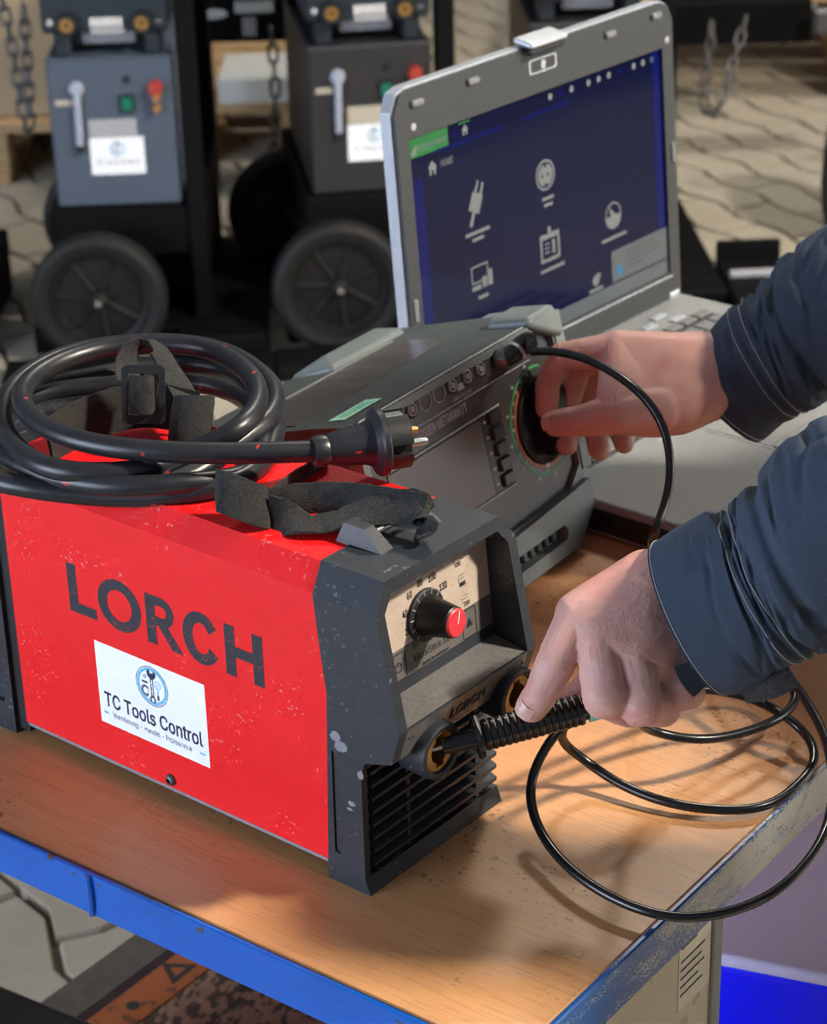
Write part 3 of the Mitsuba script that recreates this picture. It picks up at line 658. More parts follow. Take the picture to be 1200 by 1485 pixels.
# control panel
A_, B_ = np.array([-0.0065, 0, 0.204]), np.array([0.0, 0, 0.1265])
pu = nrm(A_ - B_); pn = np.cross((0, 1, 0), pu); MP = MW @ frame(A_, (0, 1, 0), pu, pn)
cp = put('control_panel', shift(cbox(WW - 2 * rim + 0.0004, 0.046, 0.002, 0.0002), WW / 2, -0.0275, -0.001), 'panel_beige', MP, parent=wm)
L(cp, 'beige dial plate above a grey strip')
put('grey_strip', shift(cbox(WW - 2 * rim + 0.0004, 0.0200, 0.002, 0.0002), WW / 2, -0.0603, -0.0009), 'panel_grey', MP, parent=cp)
KC = np.array([0.0605, -0.0385])
put('dial_ring', shift(lathe([(0.0, 0.0), (0.0165, 0.0), (0.0165, 0.0022), (0.0155, 0.0028), (0.0, 0.0028)], 40), KC[0], KC[1], 0), 'print_black', MP, parent=cp)
for i in range(11):
    a = math.radians(222 - 25.4 * i)
    put('dial_mark', moved(cbox(0.0032, 0.0005, 0.0003, 0.0001), frame((KC[0] + 0.0148 * math.cos(a), KC[1] + 0.0148 * math.sin(a), 0.0029), (math.cos(a), math.sin(a), 0), (-math.sin(a), math.cos(a), 0), (0, 0, 1))), 'line_grey', MP, smooth=False, parent=cp + '__dial_ring')
kn = put('knob', shift(lathe([(0.0, 0.002), (0.0128, 0.002), (0.0122, 0.006), (0.0096, 0.0225), (0.0088, 0.0232), (0.0, 0.0232)], 40), KC[0], KC[1], 0), 'knob_black', MP, parent=wm)
put('knob_cap', shift(lathe([(0.0, 0.0228), (0.0088, 0.0228), (0.0090, 0.0240), (0.0080, 0.0250), (0.0, 0.0252)], 40), KC[0], KC[1], 0), 'knob_red', MP, parent=kn)
L(kn + '__knob_cap', 'red cap of the knob')
pa = math.radians(72)
put('pointer', shift(moved(cbox(0.0078, 0.0008, 0.0004, 0.0001), frame((0.0036 * math.cos(pa), 0.0036 * math.sin(pa), 0), (math.cos(pa), math.sin(pa), 0), (-math.sin(pa), math.cos(pa), 0), (0, 0, 1))), KC[0], KC[1], 0.0254), 'white_paint', MP, smooth=False, parent=kn)
for s, (y, b) in {'10': (0.0494, -0.0531), '20': (0.0440, -0.0424), '40': (0.0430, -0.0308), '60': (0.0485, -0.0209), '80': (0.0587, -0.0170), '100': (0.0703, -0.0180), '120': (0.0795, -0.0275)}.items():
    put('number', shift(text(s, 0.0044, 0.0024 * len(s), bold=True, centre=True), y, b, 0.0001), 'print_black', MP, smooth=False, parent=cp)
for s, (y, b) in {'CEL': (0.0949, -0.0194), 'MMA': (0.0977, -0.0333), 'TIG': (0.0997, -0.0473)}.items():
    put('word', shift(text(s, 0.0026, 0.0062, bold=True, centre=True), y, b, 0.0001), 'print_black', MP, smooth=False, parent=cp)
    put('pictogram', [shift(cbox(0.0052, 0.0003, 0.0002, 0.00005), y - 0.001, b + 0.0058, 0.0002), shift(cbox(0.0052, 0.0003, 0.0002, 0.00005), y - 0.001, b + 0.0038, 0.0002), shift(cbox(0.0003, 0.0032, 0.0002, 0.00005), y - 0.0038, b + 0.0028, 0.0002)], 'print_dim', MP, smooth=False, parent=cp)


def outline(w, h, t, r=0.0015):
    o = sbox(-w / 2 + r, -h / 2 + r, w / 2 - r, h / 2 - r).buffer(r)
    return prism(o.difference(o.buffer(-t)), 0.0002)


pb = put('button', shift(outline(0.0145, 0.0175, 0.0005), 0.0325, -0.0613, 0.0002), 'print_black', MP, smooth=False, parent=cp)
arc = Point(0, 0).buffer(0.0032).difference(Point(0, 0).buffer(0.0025)).difference(sbox(-0.0011, 0, 0.0011, 0.004))
put('power_symbol', shift(prism(unary_union([arc, sbox(-0.0003, 0.0008, 0.0003, 0.0038)]), 0.0002), 0.0325, -0.0615, 0.0002), 'print_black', MP, smooth=False, parent=pb)
ab = put('button', shift(outline(0.0135, 0.0190, 0.0005), 0.1005, -0.0605, 0.0002), 'print_black', MP, smooth=False, parent=cp)
put('arrow_symbol', shift(prism([(-0.0032, -0.0025), (0.0032, -0.0025), (0, 0.0030)], 0.0002), 0.1005, -0.0605, 0.0002), 'print_black', MP, smooth=False, parent=ab)
put('lettering', shift(text('MicorStick 160', 0.0042, 0.0375), 0.0467, -0.0640, 0.0002), 'print_black', MP, smooth=False, parent=cp)
put('lettering', shift(text('Made in Germany', 0.0022, 0.0255), 0.0537, -0.0694, 0.0002), 'print_black', MP, smooth=False, parent=cp)
# maker name on the flank, letter by letter
FS = MW @ frame((0, 0, 0), (1, 0, 0), (0, 0, 1), (0, -1, 0))
LHt, ST = 0.0348, 0.0084
ell = lambda w, h: affinity.scale(Point(0, 0).buffer(1.0, 32), w / 2, h / 2)


def big_letter(c, w):
    if c == 'L': return unary_union([sbox(0, 0, ST, LHt), sbox(0, 0, w, 0.0074)])
    if c == 'H': return unary_union([sbox(0, 0, ST, LHt), sbox(w - ST, 0, w, LHt), sbox(0, 0.0138, w, 0.0210)])
    if c in 'OC':
        o = affinity.translate(ell(w, LHt + 0.0016).difference(ell(w - 2 * ST, LHt - 0.0128)), w / 2, LHt / 2)
        if c == 'C': o = o.difference(Polygon([(w * 0.52, LHt * 0.50), (w * 0.92, LHt * 0.78), (w * 1.2, LHt * 0.86), (w * 1.2, LHt * 0.14), (w * 0.92, LHt * 0.22)]))
        return o
    bowl = affinity.translate(ell(0.0215, 0.0205).difference(ell(0.0085, 0.0082)), 0.0140, LHt - 0.01025)
    bowl = unary_union([bowl.intersection(sbox(0.0130, 0, 1, 1)), sbox(0, LHt - 0.0062, 0.0142, LHt), sbox(0, LHt - 0.0205, 0.0142, LHt - 0.0143)])
    return unary_union([sbox(0, 0, ST, LHt), bowl, Polygon([(0.0098, 0.0150), (0.0180, 0.0165), (w, 0.0), (w - 0.0094, 0.0)])])


for s, x0, x1 in (('L', -0.2500, -0.2250), ('O', -0.2225, -0.1835), ('R', -0.1790, -0.1480), ('C', -0.1470, -0.1155), ('H', -0.1110, -0.0795)):
    q = put('letter', shift(prism(big_letter(s, x1 - x0), 0.00015), x0, 0.1172, 0.00005), 'worn_print', FS, smooth=False, parent=wm)
    L(q, 'worn black printed letter ' + s)
# business sticker
st = put('sticker', shift(cbox(0.0985, 0.0605, 0.00025, 0.0001), -0.1810, 0.0714, 0.0001), 'sticker_white', FS, parent=wm)
L(st, 'white business sticker with round tool emblem')
stk = lambda m, x, z, mt, nm: put(nm, shift(m, x, z, 0.00024), mt, FS, smooth=False, parent=st)
flat = lambda g: prism(g, 0.00012)


def emblem():
    e = [('navy', Point(0, 0).buffer(0.0143, 32).difference(Point(0, 0).buffer(0.0138, 32))), ('blue', Point(0, 0).buffer(0.0132, 32).difference(Point(0, 0).buffer(0.0112, 32)))]
    head = Point(0, 0.0092).buffer(0.0040, 16).difference(sbox(-0.0015, 0.0094, 0.0015, 0.02))
    shaft = sbox(-0.0013, -0.0085, 0.0013, 0.0065).difference(sbox(-0.0005, -0.0070, 0.0005, 0.0050))
    eye = Point(0, -0.0098).buffer(0.0027, 16).difference(Point(0, -0.0098).buffer(0.0015, 16))
    gear = Point(-0.0060, -0.0048).buffer(0.0032, 20)
    for t in range(8): gear = gear.union(affinity.rotate(sbox(-0.0065, -0.0090, -0.0055, -0.0006), 22.5 * t, origin=(-0.0060, -0.0048)))
    gear = gear.difference(Point(-0.0060, -0.0048).buffer(0.0024, 20)).difference(sbox(-0.0035, -0.02, 0.02, 0.02))
    bolt = unary_union([sbox(-0.0090, 0.0008, -0.0038, 0.0022), Point(-0.0062, 0.0056).buffer(0.0013).difference(Point(-0.0062, 0.0056).buffer(0.0008)), sbox(0.0042, -0.0088, 0.0060, -0.0052)])
    wheel = Point(0.0052, 0.0022).buffer(0.0030, 16).difference(Point(0.0052, 0.0022).buffer(0.0025, 16)).union(sbox(0.0050, -0.0006, 0.0054, 0.005)).union(sbox(0.0024, 0.0020, 0.0080, 0.0024)).union(sbox(0.0046, -0.0048, 0.0056, -0.0012))
    return e + [('navy', unary_union([head, shaft, eye, gear, bolt])), ('blue', wheel)]


for c_, g_ in emblem(): stk(flat(g_), -0.1790, 0.0845, 'sticker_' + c_, 'emblem')
stk(text('TC Tools Control', 0.0100, 0.0890, 0.00012, True), -0.2257, 0.0553, 'sticker_navy', 'lettering')
stk(text('Vermietung - Handel - Prüfservice', 0.0039, 0.0715, 0.00012), -0.2185, 0.0480, 'sticker_navy', 'lettering')
for x in (-0.2245, -0.1375): stk(flat(sbox(-0.0022, -0.0007, 0.0022, 0.0007)), x, 0.0497, 'sticker_blue', 'dash')
# hex socket screw
sc = put('screw', shift(lathe([(0.0, 0.0), (0.0042, 0.0), (0.0040, 0.0014), (0.0030, 0.0026), (0.0018, 0.0029), (0.0018, 0.0012), (0.0, 0.0012)], 24), -0.1686, 0.0190, 0), 'dark_steel', FS, parent=wm)
L(sc, 'dark hexagon socket screw')
# strap bracket on the cap
bk = put('strap_bracket', tri(m3.Manifold.hull_points(np.array([(x, y, z) for x, y, z in [(-0.050, 0.036, 0.209), (-0.012, 0.036, 0.209), (-0.050, 0.094, 0.209), (-0.012, 0.094, 0.209), (-0.046, 0.040, 0.222), (-0.030, 0.040, 0.222), (-0.046, 0.090, 0.222), (-0.030, 0.090, 0.222)]])) - m3.Manifold.cube((0.05, 0.034, 0.012)).translate((-0.040, 0.048, 0.2105))), 'case_plastic', MW, smooth=False, parent=wm)
L(bk, 'black strap bracket')
put('pin', tube([(-0.030, 0.046, 0.2165), (-0.030, 0.084, 0.2165)], 0.0022, 10), 'steel', MW, parent=bk)
# ---------------------------------------------------------------- mains cable coiled on the welder
mc = 'mains_cable'
L(mc, 'thick black mains cable coiled on top of the red welder, ending in an earthed plug', 'cable')
put('cable', tube(np.array(K['mains']), 0.0068, 16, 0.0045), 'mains_rubber', parent=mc)
p0, p1 = (np.array(v) for v in K['plug'])
pz = nrm(p1 - p0); px_ = nrm(np.cross((0, 0, 1), pz)); py_ = np.cross(pz, px_)
MPg = frame(p0, px_, py_, pz) @ np.diag([1.0, 1.0, 0.89, 1.0]); PLn = np.linalg.norm(p1 - p0)
pg = put('plug', lathe([(0.0, -0.002), (0.0095, -0.002), (0.0100, 0.002), (0.0100, 0.006), (0.0092, 0.0085), (0.0102, 0.011), (0.0120, 0.022), (0.0128, 0.034), (0.0150, 0.040), (0.0205, 0.0425), (0.0215, 0.0440), (0.0215, 0.0475), (0.0205, 0.0490), (0.0, 0.0490)], 44), 'mains_rubber', MPg, parent=mc)
L(pg, 'black rubber earthed plug with two pins')
face = Point(0, 0).buffer(0.0185, 40)
for s in (-1, 1): face = face.difference(sbox(s * 0.0135 if s > 0 else -0.03, -0.0035, 0.03 if s > 0 else -0.0135, 0.0035))
face = face.difference(sbox(-0.0050, 0.0150, 0.0050, 0.03)).difference(sbox(-0.0050, -0.03, 0.0050, -0.0150))
put('contact_face', prism(face, 0.016, 0.0490), 'dark_plastic', MPg, smooth=25, parent=pg)
for s in (-1, 1):
    put('earth_clip', shift(cbox(0.007, 0.0022, 0.013, 0.0004), 0, s * 0.0162, 0.0565), 'steel', MPg, parent=pg)
    put('pin', shift(lathe([(0.0, 0.0), (0.0024, 0.0), (0.0024, 0.0105), (0.0019, 0.0125), (0.0, 0.0130)], 16), s * 0.0095, 0, 0.0650), 'brass' if s > 0 else 'steel', MPg, parent=pg)

# ---------------------------------------------------------------- straps lying on the welder
UPV = np.array([0, 0, 1.0]); TOW = -FWD
ss = 'carrying_strap'
L(ss, 'black webbing carrying strap with a plastic buckle inside the cable coil', 'strap')
put('band', ribbon(K['strap_a'], 0.030, 0.0022, UPV * 0.9 + CUP * 0.5, fuzz=0.0001), 'webbing', parent=ss)
put('band', ribbon(K['strap_loop'], 0.020, 0.0024, nrm(FWD + np.array([0.4, 0.3, 0.2])), fuzz=0.00015), 'webbing', parent=ss)
bc = np.array(K['buckle'][0]); bn_ = nrm(TOW + np.array([0.1, -0.1, -0.1])); bx_ = nrm(np.cross(CUP, bn_)); by_ = np.cross(bn_, bx_)
MB = frame(bc, bx_, by_, bn_)
fr_ = sbox(-0.0102, -0.0152, 0.0102, 0.0152).buffer(0.0036).difference(sbox(-0.0100, -0.0135, 0.0100, 0.0135))
k = put('buckle', prism(fr_, 0.0042, -0.002), 'dark_plastic', MB, smooth=40, parent=ss)
L(k, 'black plastic slide buckle')
put('buckle_bar', shift(cbox(0.0028, 0.028, 0.0030, 0.0008), -0.001, 0, -0.001), 'dark_plastic', MB, parent=k)
gs = [(-0.0075, y, z) for y, z in ((0, 0),)]
put('band', ribbon([bc + MB[:3, :3] @ np.array(v) for v in ((-0.0085, 0, -0.004), (-0.0072, 0, 0.0022), (-0.002, 0, 0.0048), (0.003, 0, 0.0046), (0.0062, 0, 0.0015), (0.007, 0, -0.006))], 0.0250, 0.0022, by_, 0.0015, 0.0001), 'webbing', parent=ss)
tc = np.array(K['tail'][0])
roll = [tc + 0.0100 * (math.cos(a) * nrm(np.cross(CUP, TOW)) * 1.25 + math.sin(a) * TOW) + CUP * 0.0 for a in np.linspace(-2.6, 2.9, 14)]
put('knot', ribbon(roll, 0.030, 0.0024, CUP + np.cross(CUP, TOW) * 0.15, 0.0025, 0.00015), 'webbing', parent=ss)
put('band', ribbon([Kp for Kp in (tc + FWD * 0.004 + CUP * 0.004, tc + FWD * 0.02 - UPV * 0.012, tc + FWD * 0.04 - UPV * 0.016)], 0.022, 0.0022, np.cross(CUP, FWD), 0.003), 'webbing', parent=ss)

hs = 'hand_strap'
L(hs, 'short frayed black webbing loop knotted beside the coil and threaded through the front cap', 'strap')
kc = np.array(K['knot'][0]); rx = nrm(np.array(K['loop_front'][0]) - kc)
put('knot', ribbon([kc + rx * (0.0165 * math.cos(a)) + TOW * (0.0085 * math.sin(a)) for a in np.linspace(-2.7, 3.0, 18)], 0.0245, 0.0026, CUP - 0.12 * rx, 0.0025, 0.00018), 'webbing', parent=hs)
lf, lk = np.array(K['loop_front']), np.array(K['loop_back'])
HF = np.array([-0.607, 0.795, 0.0]); wd = np.array([UPV, UPV * 0.75 + HF * 0.45, UPV * 0.1 + HF * 0.9, UPV * 0.05 + HF * 0.95, UPV * 0.15 + HF * 0.9, UPV * 0.4 + HF * 0.7, UPV * 0.62 + HF * 0.55, UPV * 0.5 + HF * 0.5 - EX * 0.3, HF * 0.6 - EX * 0.5 + UPV * 0.1, EY - 0.2 * EX])
put('loop', ribbon(lf, 0.0215, 0.0028, wd, 0.003, 0.0003), 'webbing', parent=hs)
put('loop', ribbon(lk, 0.0190, 0.0026, CUP * 0.95 + TOW * 0.2, 0.003, 0.0003), 'webbing', parent=hs)
put('tail', ribbon(K['tail_up'], 0.020, 0.0024, TOW + CUP * 0.6, 0.003, 0.0002), 'webbing', parent=hs)

# ---------------------------------------------------------------- tester
TO = np.array([-0.3463, 0.3754, 0.92]); TW = np.array([-0.0401, 0.9992, 0.0]); TF = np.array([0.9992, 0.0401, 0.0])
ta = math.radians(14); TU = UPV * math.cos(ta) - TF * math.sin(ta); TN = TF * math.cos(ta) + UPV * math.sin(ta)
MT = frame(TO, TW, TU, TN)
te = 'installation_tester'
L(te, 'grey-green installation tester with rotary dial, display and test lead plugged in behind the welder', 'measuring device')


def ban(pts, a0, a1):
    """Manifold of a (b, n) profile drawn along a."""
    return mat4(mprism(pts, a1 - a0), frame((a0, 0, 0), (0, 1, 0), (0, 0, 1), (1, 0, 0)))


AB = [(-0.068, 0.004), (-0.062, 0.010), (0.192, 0.010), (0.1985, 0.002), (0.1985, -0.118), (0.172, -0.137), (-0.055, -0.137), (-0.068, -0.122)]
body = ban([(0.0105, -0.004), (0.0105, -0.030), (0.0040, -0.166), (-0.1305, -0.166), (-0.1680, -0.012), (-0.1370, -0.004)], -0.068, 0.199)
body = body ^ m3.Manifold.hull_points(np.array([(x, y, z) for (x, y) in [(-0.068, 0.02), (0.1985, 0.02), (0.1985, -0.120), (0.150, -0.2), (-0.055, -0.2), (-0.068, -0.122)] for z in (-0.2, 0.05)]))
put('housing', body, 'tester_green', MT, smooth=20, parent=te)
fp = Polygon(AB)
fram = fp.difference(Polygon([(-0.061, 0.0045), (0.186, 0.0045), (0.1895, -0.004), (0.1895, -0.112), (0.168, -0.1285), (-0.052, -0.1285), (-0.061, -0.118)]))
k = put('front_frame', prism(fram, 0.013, -0.008), 'tester_light', MT, smooth=20, parent=te)
L(k, 'lighter grey-green frame round the panel')
pnl = put('panel', prism(Polygon([(-0.0605, 0.0040), (0.1855, 0.0040), (0.189, -0.004), (0.189, -0.112), (0.1675, -0.128), (-0.0515, -0.128), (-0.0605, -0.1175)]), 0.004, -0.004), 'tester_panel', MT, parent=te)
L(pnl, 'dark grey operating panel')
js = put('jack_strip', shift(prism(sbox(-0.060, -0.0118, 0.160, 0.0085).buffer(0.003), 0.0035), 0, 0, 0.0), 'tester_panel', MT, smooth=40, parent=te)
put('strip_edge', [shift(cbox(0.215, 0.0010, 0.0008, 0.0002), 0.048, 0.0113, 0.0034), shift(cbox(0.215, 0.0009, 0.0008, 0.0002), 0.048, -0.0146, 0.0032)], 'line_grey', MT, smooth=False, parent=js)
for a, kind in ((0.0, 1), (0.0176, 0), (0.0355, 0), (0.0524, 1), (0.0725, 1), (0.0902, 2), (0.113, 3)):
    if kind == 0:
        put('blank_jack', shift(lathe([(0.0, 0.0), (0.0068, 0.0), (0.0068, 0.0006), (0.0061, 0.0009), (0.0059, 0.0002), (0.0, 0.0002)], 28), a, 0, 0.0033), 'tester_panel', MT, parent=js)
        put('blank_ring', shift(lathe([(0.0066, 0.0), (0.0072, 0.0), (0.0072, 0.0008), (0.0066, 0.0008), (0.0066, 0.0)], 28), a, 0, 0.0033), 'print_grey', MT, parent=js)
    else:
        j = put('jack', shift(lathe([(0.0, 0.0), (0.0070, 0.0), (0.0070, 0.0010), (0.0060, 0.0016), (0.0054, 0.0006), (0.0, 0.0006)], 28), a, 0, 0.0033), 'tester_dark', MT, parent=js)
        put('jack_ring', shift(lathe([(0.0043, 0.0), (0.0050, 0.0), (0.0050, 0.0016), (0.0043, 0.0016), (0.0043, 0.0)], 24), a, 0, 0.0036), 'print_grey', MT, parent=j)
        put('jack_pin', shift(lathe([(0.0, 0.0), (0.0021, 0.0), (0.0021, 0.0019), (0.0012, 0.0019), (0.0012, 0.0008), (0.0, 0.0008)], 18), a, 0, 0.0036), 'print_grey', MT, parent=j)
    if kind: put('jack_mark', shift(cbox(0.0030, 0.0034, 0.0002, 0.00005), a - 0.0085 if a < 0.1 else a - 0.010, 0.0060, 0.0036), 'print_grey', MT, smooth=False, parent=js)
put('warning_patch', shift(cbox(0.0085, 0.0050, 0.0002, 0.00005), 0.0625, -0.0045, 0.0036), 'print_grey', MT, smooth=False, parent=js)
put('lettering', shift(text('600V CAT III', 0.0026, 0.024), 0.0500, -0.0125, 0.0035), 'print_grey', MT, smooth=False, parent=js)
put('lettering', shift(text('GOSSEN METRAWATT', 0.0068, 0.0670, bold=True), 0.0020, -0.0258, 0.0001), 'print_grey', MT, smooth=False, parent=pnl)
put('green_square', shift(cbox(0.0065, 0.0080, 0.0003, 0.0001), -0.0045, -0.0222, 0.0001), 'ring_green', MT, smooth=False, parent=pnl)
ds = put('display', shift(prism(sbox(-0.0380, -0.0950, 0.0790, -0.0365), 0.0012), 0, 0, 0.0), 'tester_display', MT, parent=te)
L(ds, 'plain grey display glass')
put('display_edge', [shift(cbox(0.146, 0.0013, 0.0016, 0.0003), 0.0345, -0.0340, 0.0008), shift(cbox(0.146, 0.0011, 0.0014, 0.0003), 0.0345, -0.0975, 0.0007), shift(cbox(0.0010, 0.0200, 0.0014, 0.0003), 0.1070, -0.0880, 0.0007), shift(cbox(0.0010, 0.064, 0.0014, 0.0003), -0.0390, -0.0655, 0.0007)], 'line_grey', MT, smooth=False, parent=ds)
kb_ = put('key_column', shift(cbox(0.0270, 0.0610, 0.0014, 0.0003), 0.0930, -0.0656, 0.0003), 'tester_dark', MT, parent=te)
for i in range(5):
    b = -0.0405 - 0.0123 * i
    put('soft_key', shift(cbox(0.0145, 0.0098, 0.0040, 0.0009), 0.0970, b, 0.0022), 'tester_dark', MT, parent=kb_)
    put('key_mark', shift(cbox(0.0030, 0.0022, 0.0003, 0.0001), 0.0845, b, 0.0011), 'print_grey', MT, smooth=False, parent=kb_)
DC = (0.1590, -0.0645)
gr = lambda r0, r1, a0, a1: Polygon([(r1 * math.cos(t), r1 * math.sin(t)) for t in np.linspace(a0, a1, 60)] + [(r0 * math.cos(t), r0 * math.sin(t)) for t in np.linspace(a1, a0, 60)])
rd = math.radians
dl = put('dial', shift(lathe([(0.0, 0.0), (0.0350, 0.0), (0.0340, 0.0025), (0.0325, 0.0030), (0.0300, 0.0022), (0.0, 0.0022)], 56), DC[0], DC[1], 0.0), 'knob_black', MT, parent=te)
L(dl, 'black rotary dial ringed in green and orange')
put('green_ring', shift(prism(gr(0.0415, 0.0432, rd(75), rd(330)), 0.0003), DC[0], DC[1], 0.0001), 'ring_green', MT, smooth=False, parent=dl)
put('orange_ring', shift(prism(gr(0.0358, 0.0374, rd(120), rd(345)), 0.0003), DC[0], DC[1], 0.0001), 'ring_orange', MT, smooth=False, parent=dl)
put('dial_grip', shift(tri(m3.Manifold.batch_hull([m3.Manifold.cylinder(0.020, 0.0095, 0.0082, 24).translate((0, s * 0.020, 0)) for s in (-1, 1)])), DC[0], DC[1], 0.002), 'knob_black', MT, parent=dl)
put('dial_pointer', shift(cbox(0.0040, 0.0030, 0.0004, 0.0001), DC[0] - 0.006, DC[1] - 0.0355, 0.0006), 'white_paint', MT, smooth=False, parent=dl)
for i in range(16):
    a = rd(100 + 14.5 * i)
    put('dial_symbol', shift(cbox(0.0020, 0.0022, 0.0002, 0.00005), DC[0] + 0.0395 * math.cos(a), DC[1] + 0.0395 * math.sin(a), 0.0001), 'print_grey', MT, smooth=False, parent=dl)
    if i % 2 == 0: put('dial_symbol', shift(cbox(0.0026, 0.0024, 0.0002, 0.00005), DC[0] + 0.0463 * math.cos(a), DC[1] + 0.0463 * math.sin(a), 0.0001), 'print_grey', MT, smooth=False, parent=dl)
# bumper handle under the panel
hp = m3.Manifold.hull_points(np.array([(a, b, n) for (a, b) in [(-0.050, -0.1365), (0.176, -0.1365), (0.192, -0.1255), (0.188, -0.1480), (0.158, -0.1700), (-0.050, -0.1700)] for n in (-0.006, 0.011)]))
hp = hp - m3.Manifold.batch_hull([m3.Manifold.cylinder(0.03, 0.0062, 0.0062, 20).translate((a, -0.1525, 0.001)) for a in (0.066, 0.140)])
k = put('bumper_handle', hp, 'tester_light', MT, smooth=30, parent=te)
L(k, 'grey-blue bumper handle with a grip slot')
for i in range(7): put('grip_rib', shift(cbox(0.0060, 0.0100, 0.0040, 0.0012), 0.072 + 0.0106 * i, -0.1525, 0.0025), 'tester_green', MT, parent=k)
put('right_guard', tri(ban([(0.0105, 0.0065), (0.0125, -0.018), (0.0105, -0.060), (-0.110, -0.040), (-0.1180, 0.0065)], 0.1915, 0.2035)), 'tester_light', MT, smooth=20, parent=te)
put('corner_guard', tri(m3.Manifold.batch_hull([m3.Manifold.sphere(0.006, 16).translate(v) for v in [(0.164, 0.0115, 0.003), (0.193, 0.0115, 0.003), (0.164, 0.0115, -0.028), (0.193, 0.0115, -0.028), (0.197, -0.004, 0.004), (0.197, -0.004, -0.03)]])), 'tester_light', MT, smooth=40, parent=te)
# lid plate on top: the plane runs from the front edge to the rear edge
tu0, tu1 = np.array([0.0105, -0.030]), np.array([0.0040, -0.166]); tdir = (tu1 - tu0) / np.linalg.norm(tu1 - tu0); tnor = np.array([-tdir[1], tdir[0]])
if tnor[0] < 0: tnor = -tnor
MTop = MT @ frame((0, tu0[0], tu0[1]), (1, 0, 0), (0, tdir[0], tdir[1]), (0, tnor[0], tnor[1]))     # x along the width, y backwards
MTop[:3, 2] = np.cross(MTop[:3, 0], MTop[:3, 1])
sg = -1 if MTop[2, 2] < 0 else 1
put('top_label', shift(prism(Polygon([(-0.058, 0.026), (0.130, 0.026), (0.150, 0.050), (0.150, 0.092), (-0.058, 0.092)]), 0.0008), 0, 0, -0.0008 if sg < 0 else 0), 'tester_label', MTop, parent=te)
L(te + '__top_label', 'glossy dark brown label plate on the top face')
put('ridge', shift(cbox(0.225, 0.0020, 0.0022, 0.0006), 0.042, 0.094, 0.0006 * sg), 'tester_light', MTop, parent=te)
gst = put('green_sticker', shift(cbox(0.046, 0.0150, 0.0003, 0.0001), -0.030, -0.0080, 0.0002 * sg), 'mint', MTop, parent=te)
put('print_line', [shift(cbox(0.034, 0.0008, 0.0002, 0.00005), -0.030, -0.0110 + 0.003 * i, 0.0004 * sg) for i in range(3)], 'ring_green', MTop, smooth=False, parent=gst)
put('rear_guard', tri(m3.Manifold.batch_hull([m3.Manifold.sphere(0.005, 14).translate(v) for v in [(0.088, 0.0060, -0.135), (0.178, 0.0060, -0.135), (0.082, 0.0010, -0.166), (0.185, 0.0010, -0.166), (0.1, 0.0090, -0.150), (0.170, 0.0090, -0.150)]])), 'tester_light', MT, smooth=40, parent=te)

# ---------------------------------------------------------------- laptop
LO = np.array([-0.5167, 0.6303, 0.8077]); LH = np.array([0.0512, 0.9987, 0]); LF = np.array([0.9987, -0.0512, 0]); LU = np.array([-0.0714, 0.0037, 0.9974]); LN = np.cross(LH, LU)
ML = frame(LO, LH, LU, LN)
lp = 'laptop'
L(lp, 'open rugged grey laptop showing a dark blue menu screen behind the tester', 'laptop')
lid = Polygon([(-0.0150, -0.028), (-0.0150, 0.2440), (-0.0075, 0.2575), (0.004, 0.2608), (0.3720, 0.2620), (0.3830, 0.2575), (0.3895, 0.2440), (0.3885, -0.028)])
k = put('lid_shell', prism(lid.buffer(0.0018), 0.011, -0.0145), 'lid_silver', ML, smooth=20, parent=lp)
L(k, 'silver lid shell')
bz = put('bezel', prism(lid.difference(sbox(0.0, 0.0, 0.3717, 0.2200)), 0.0042, -0.0038), 'bezel', ML, smooth=20, parent=lp)
scn = put('screen', prism(sbox(-0.0005, -0.0005, 0.3722, 0.2205), 0.0012, -0.0036), 'screen_navy', ML, parent=lp)
L(scn, 'dark navy menu screen with pale icons')
sc_ = lambda m, mt, nm, z=-0.0023: put(nm, shift(m, 0, 0, z), mt, ML, smooth=False, parent=scn)
rect = lambda x0, y0, x1, y1, h=0.0002: prism(sbox(x0, y0, x1, y1), h)
sc_(rect(0.0008, 0.2022, 0.0530, 0.2195), 'screen_green', 'green_banner')
sc_(rect(0.0004, 0.058, 0.016, 0.185), 'screen_blue', 'blue_margin'); sc_(rect(0.3560, 0.0485, 0.3712, 0.2190), 'screen_blue', 'blue_margin')
sc_(rect(0.0360, 0.1995, 0.1250, 0.2030), 'screen_blue', 'blue_line'); sc_(rect(0.1560, 0.2000, 0.2260, 0.2030), 'screen_blue', 'blue_line')
sc_(rect(0.0, 0.0002, 0.3716, 0.0150), 'screen_popup', 'task_bar')
pop = sc_(rect(0.2785, 0.0168, 0.3713, 0.0470), 'screen_popup', 'message_box')
sc_(prism(affinity.translate(Point(0, 0).buffer(0.0052, 16), 0.2905, 0.0262), 0.0002), 'screen_cyan', 'message_mark', -0.0020)
for i in range(4): sc_(rect(0.303, 0.0405 - 0.005 * i, 0.303 + (0.045, 0.055, 0.050, 0.03)[i], 0.0415 - 0.005 * i), 'bezel', 'message_line', -0.0020)
put('lettering', shift(text('GOSSEN METRAWATT', 0.0046, 0.0400), 0.0115, 0.2068, -0.0021), 'screen_icon', ML, smooth=False, parent=scn)
sc_(prism([(0.0035, 0.2045), (0.0105, 0.2045), (0.0105, 0.2140)], 0.0002), 'screen_icon', 'banner_triangle', -0.0021)


def home(x, y, s): return Polygon([(x - s, y), (x, y + s), (x + s, y), (x + 0.7 * s, y), (x + 0.7 * s, y - s), (x + 0.25 * s, y - s), (x + 0.25 * s, y - 0.4 * s), (x - 0.25 * s, y - 0.4 * s), (x - 0.25 * s, y - s), (x - 0.7 * s, y - s), (x - 0.7 * s, y)])


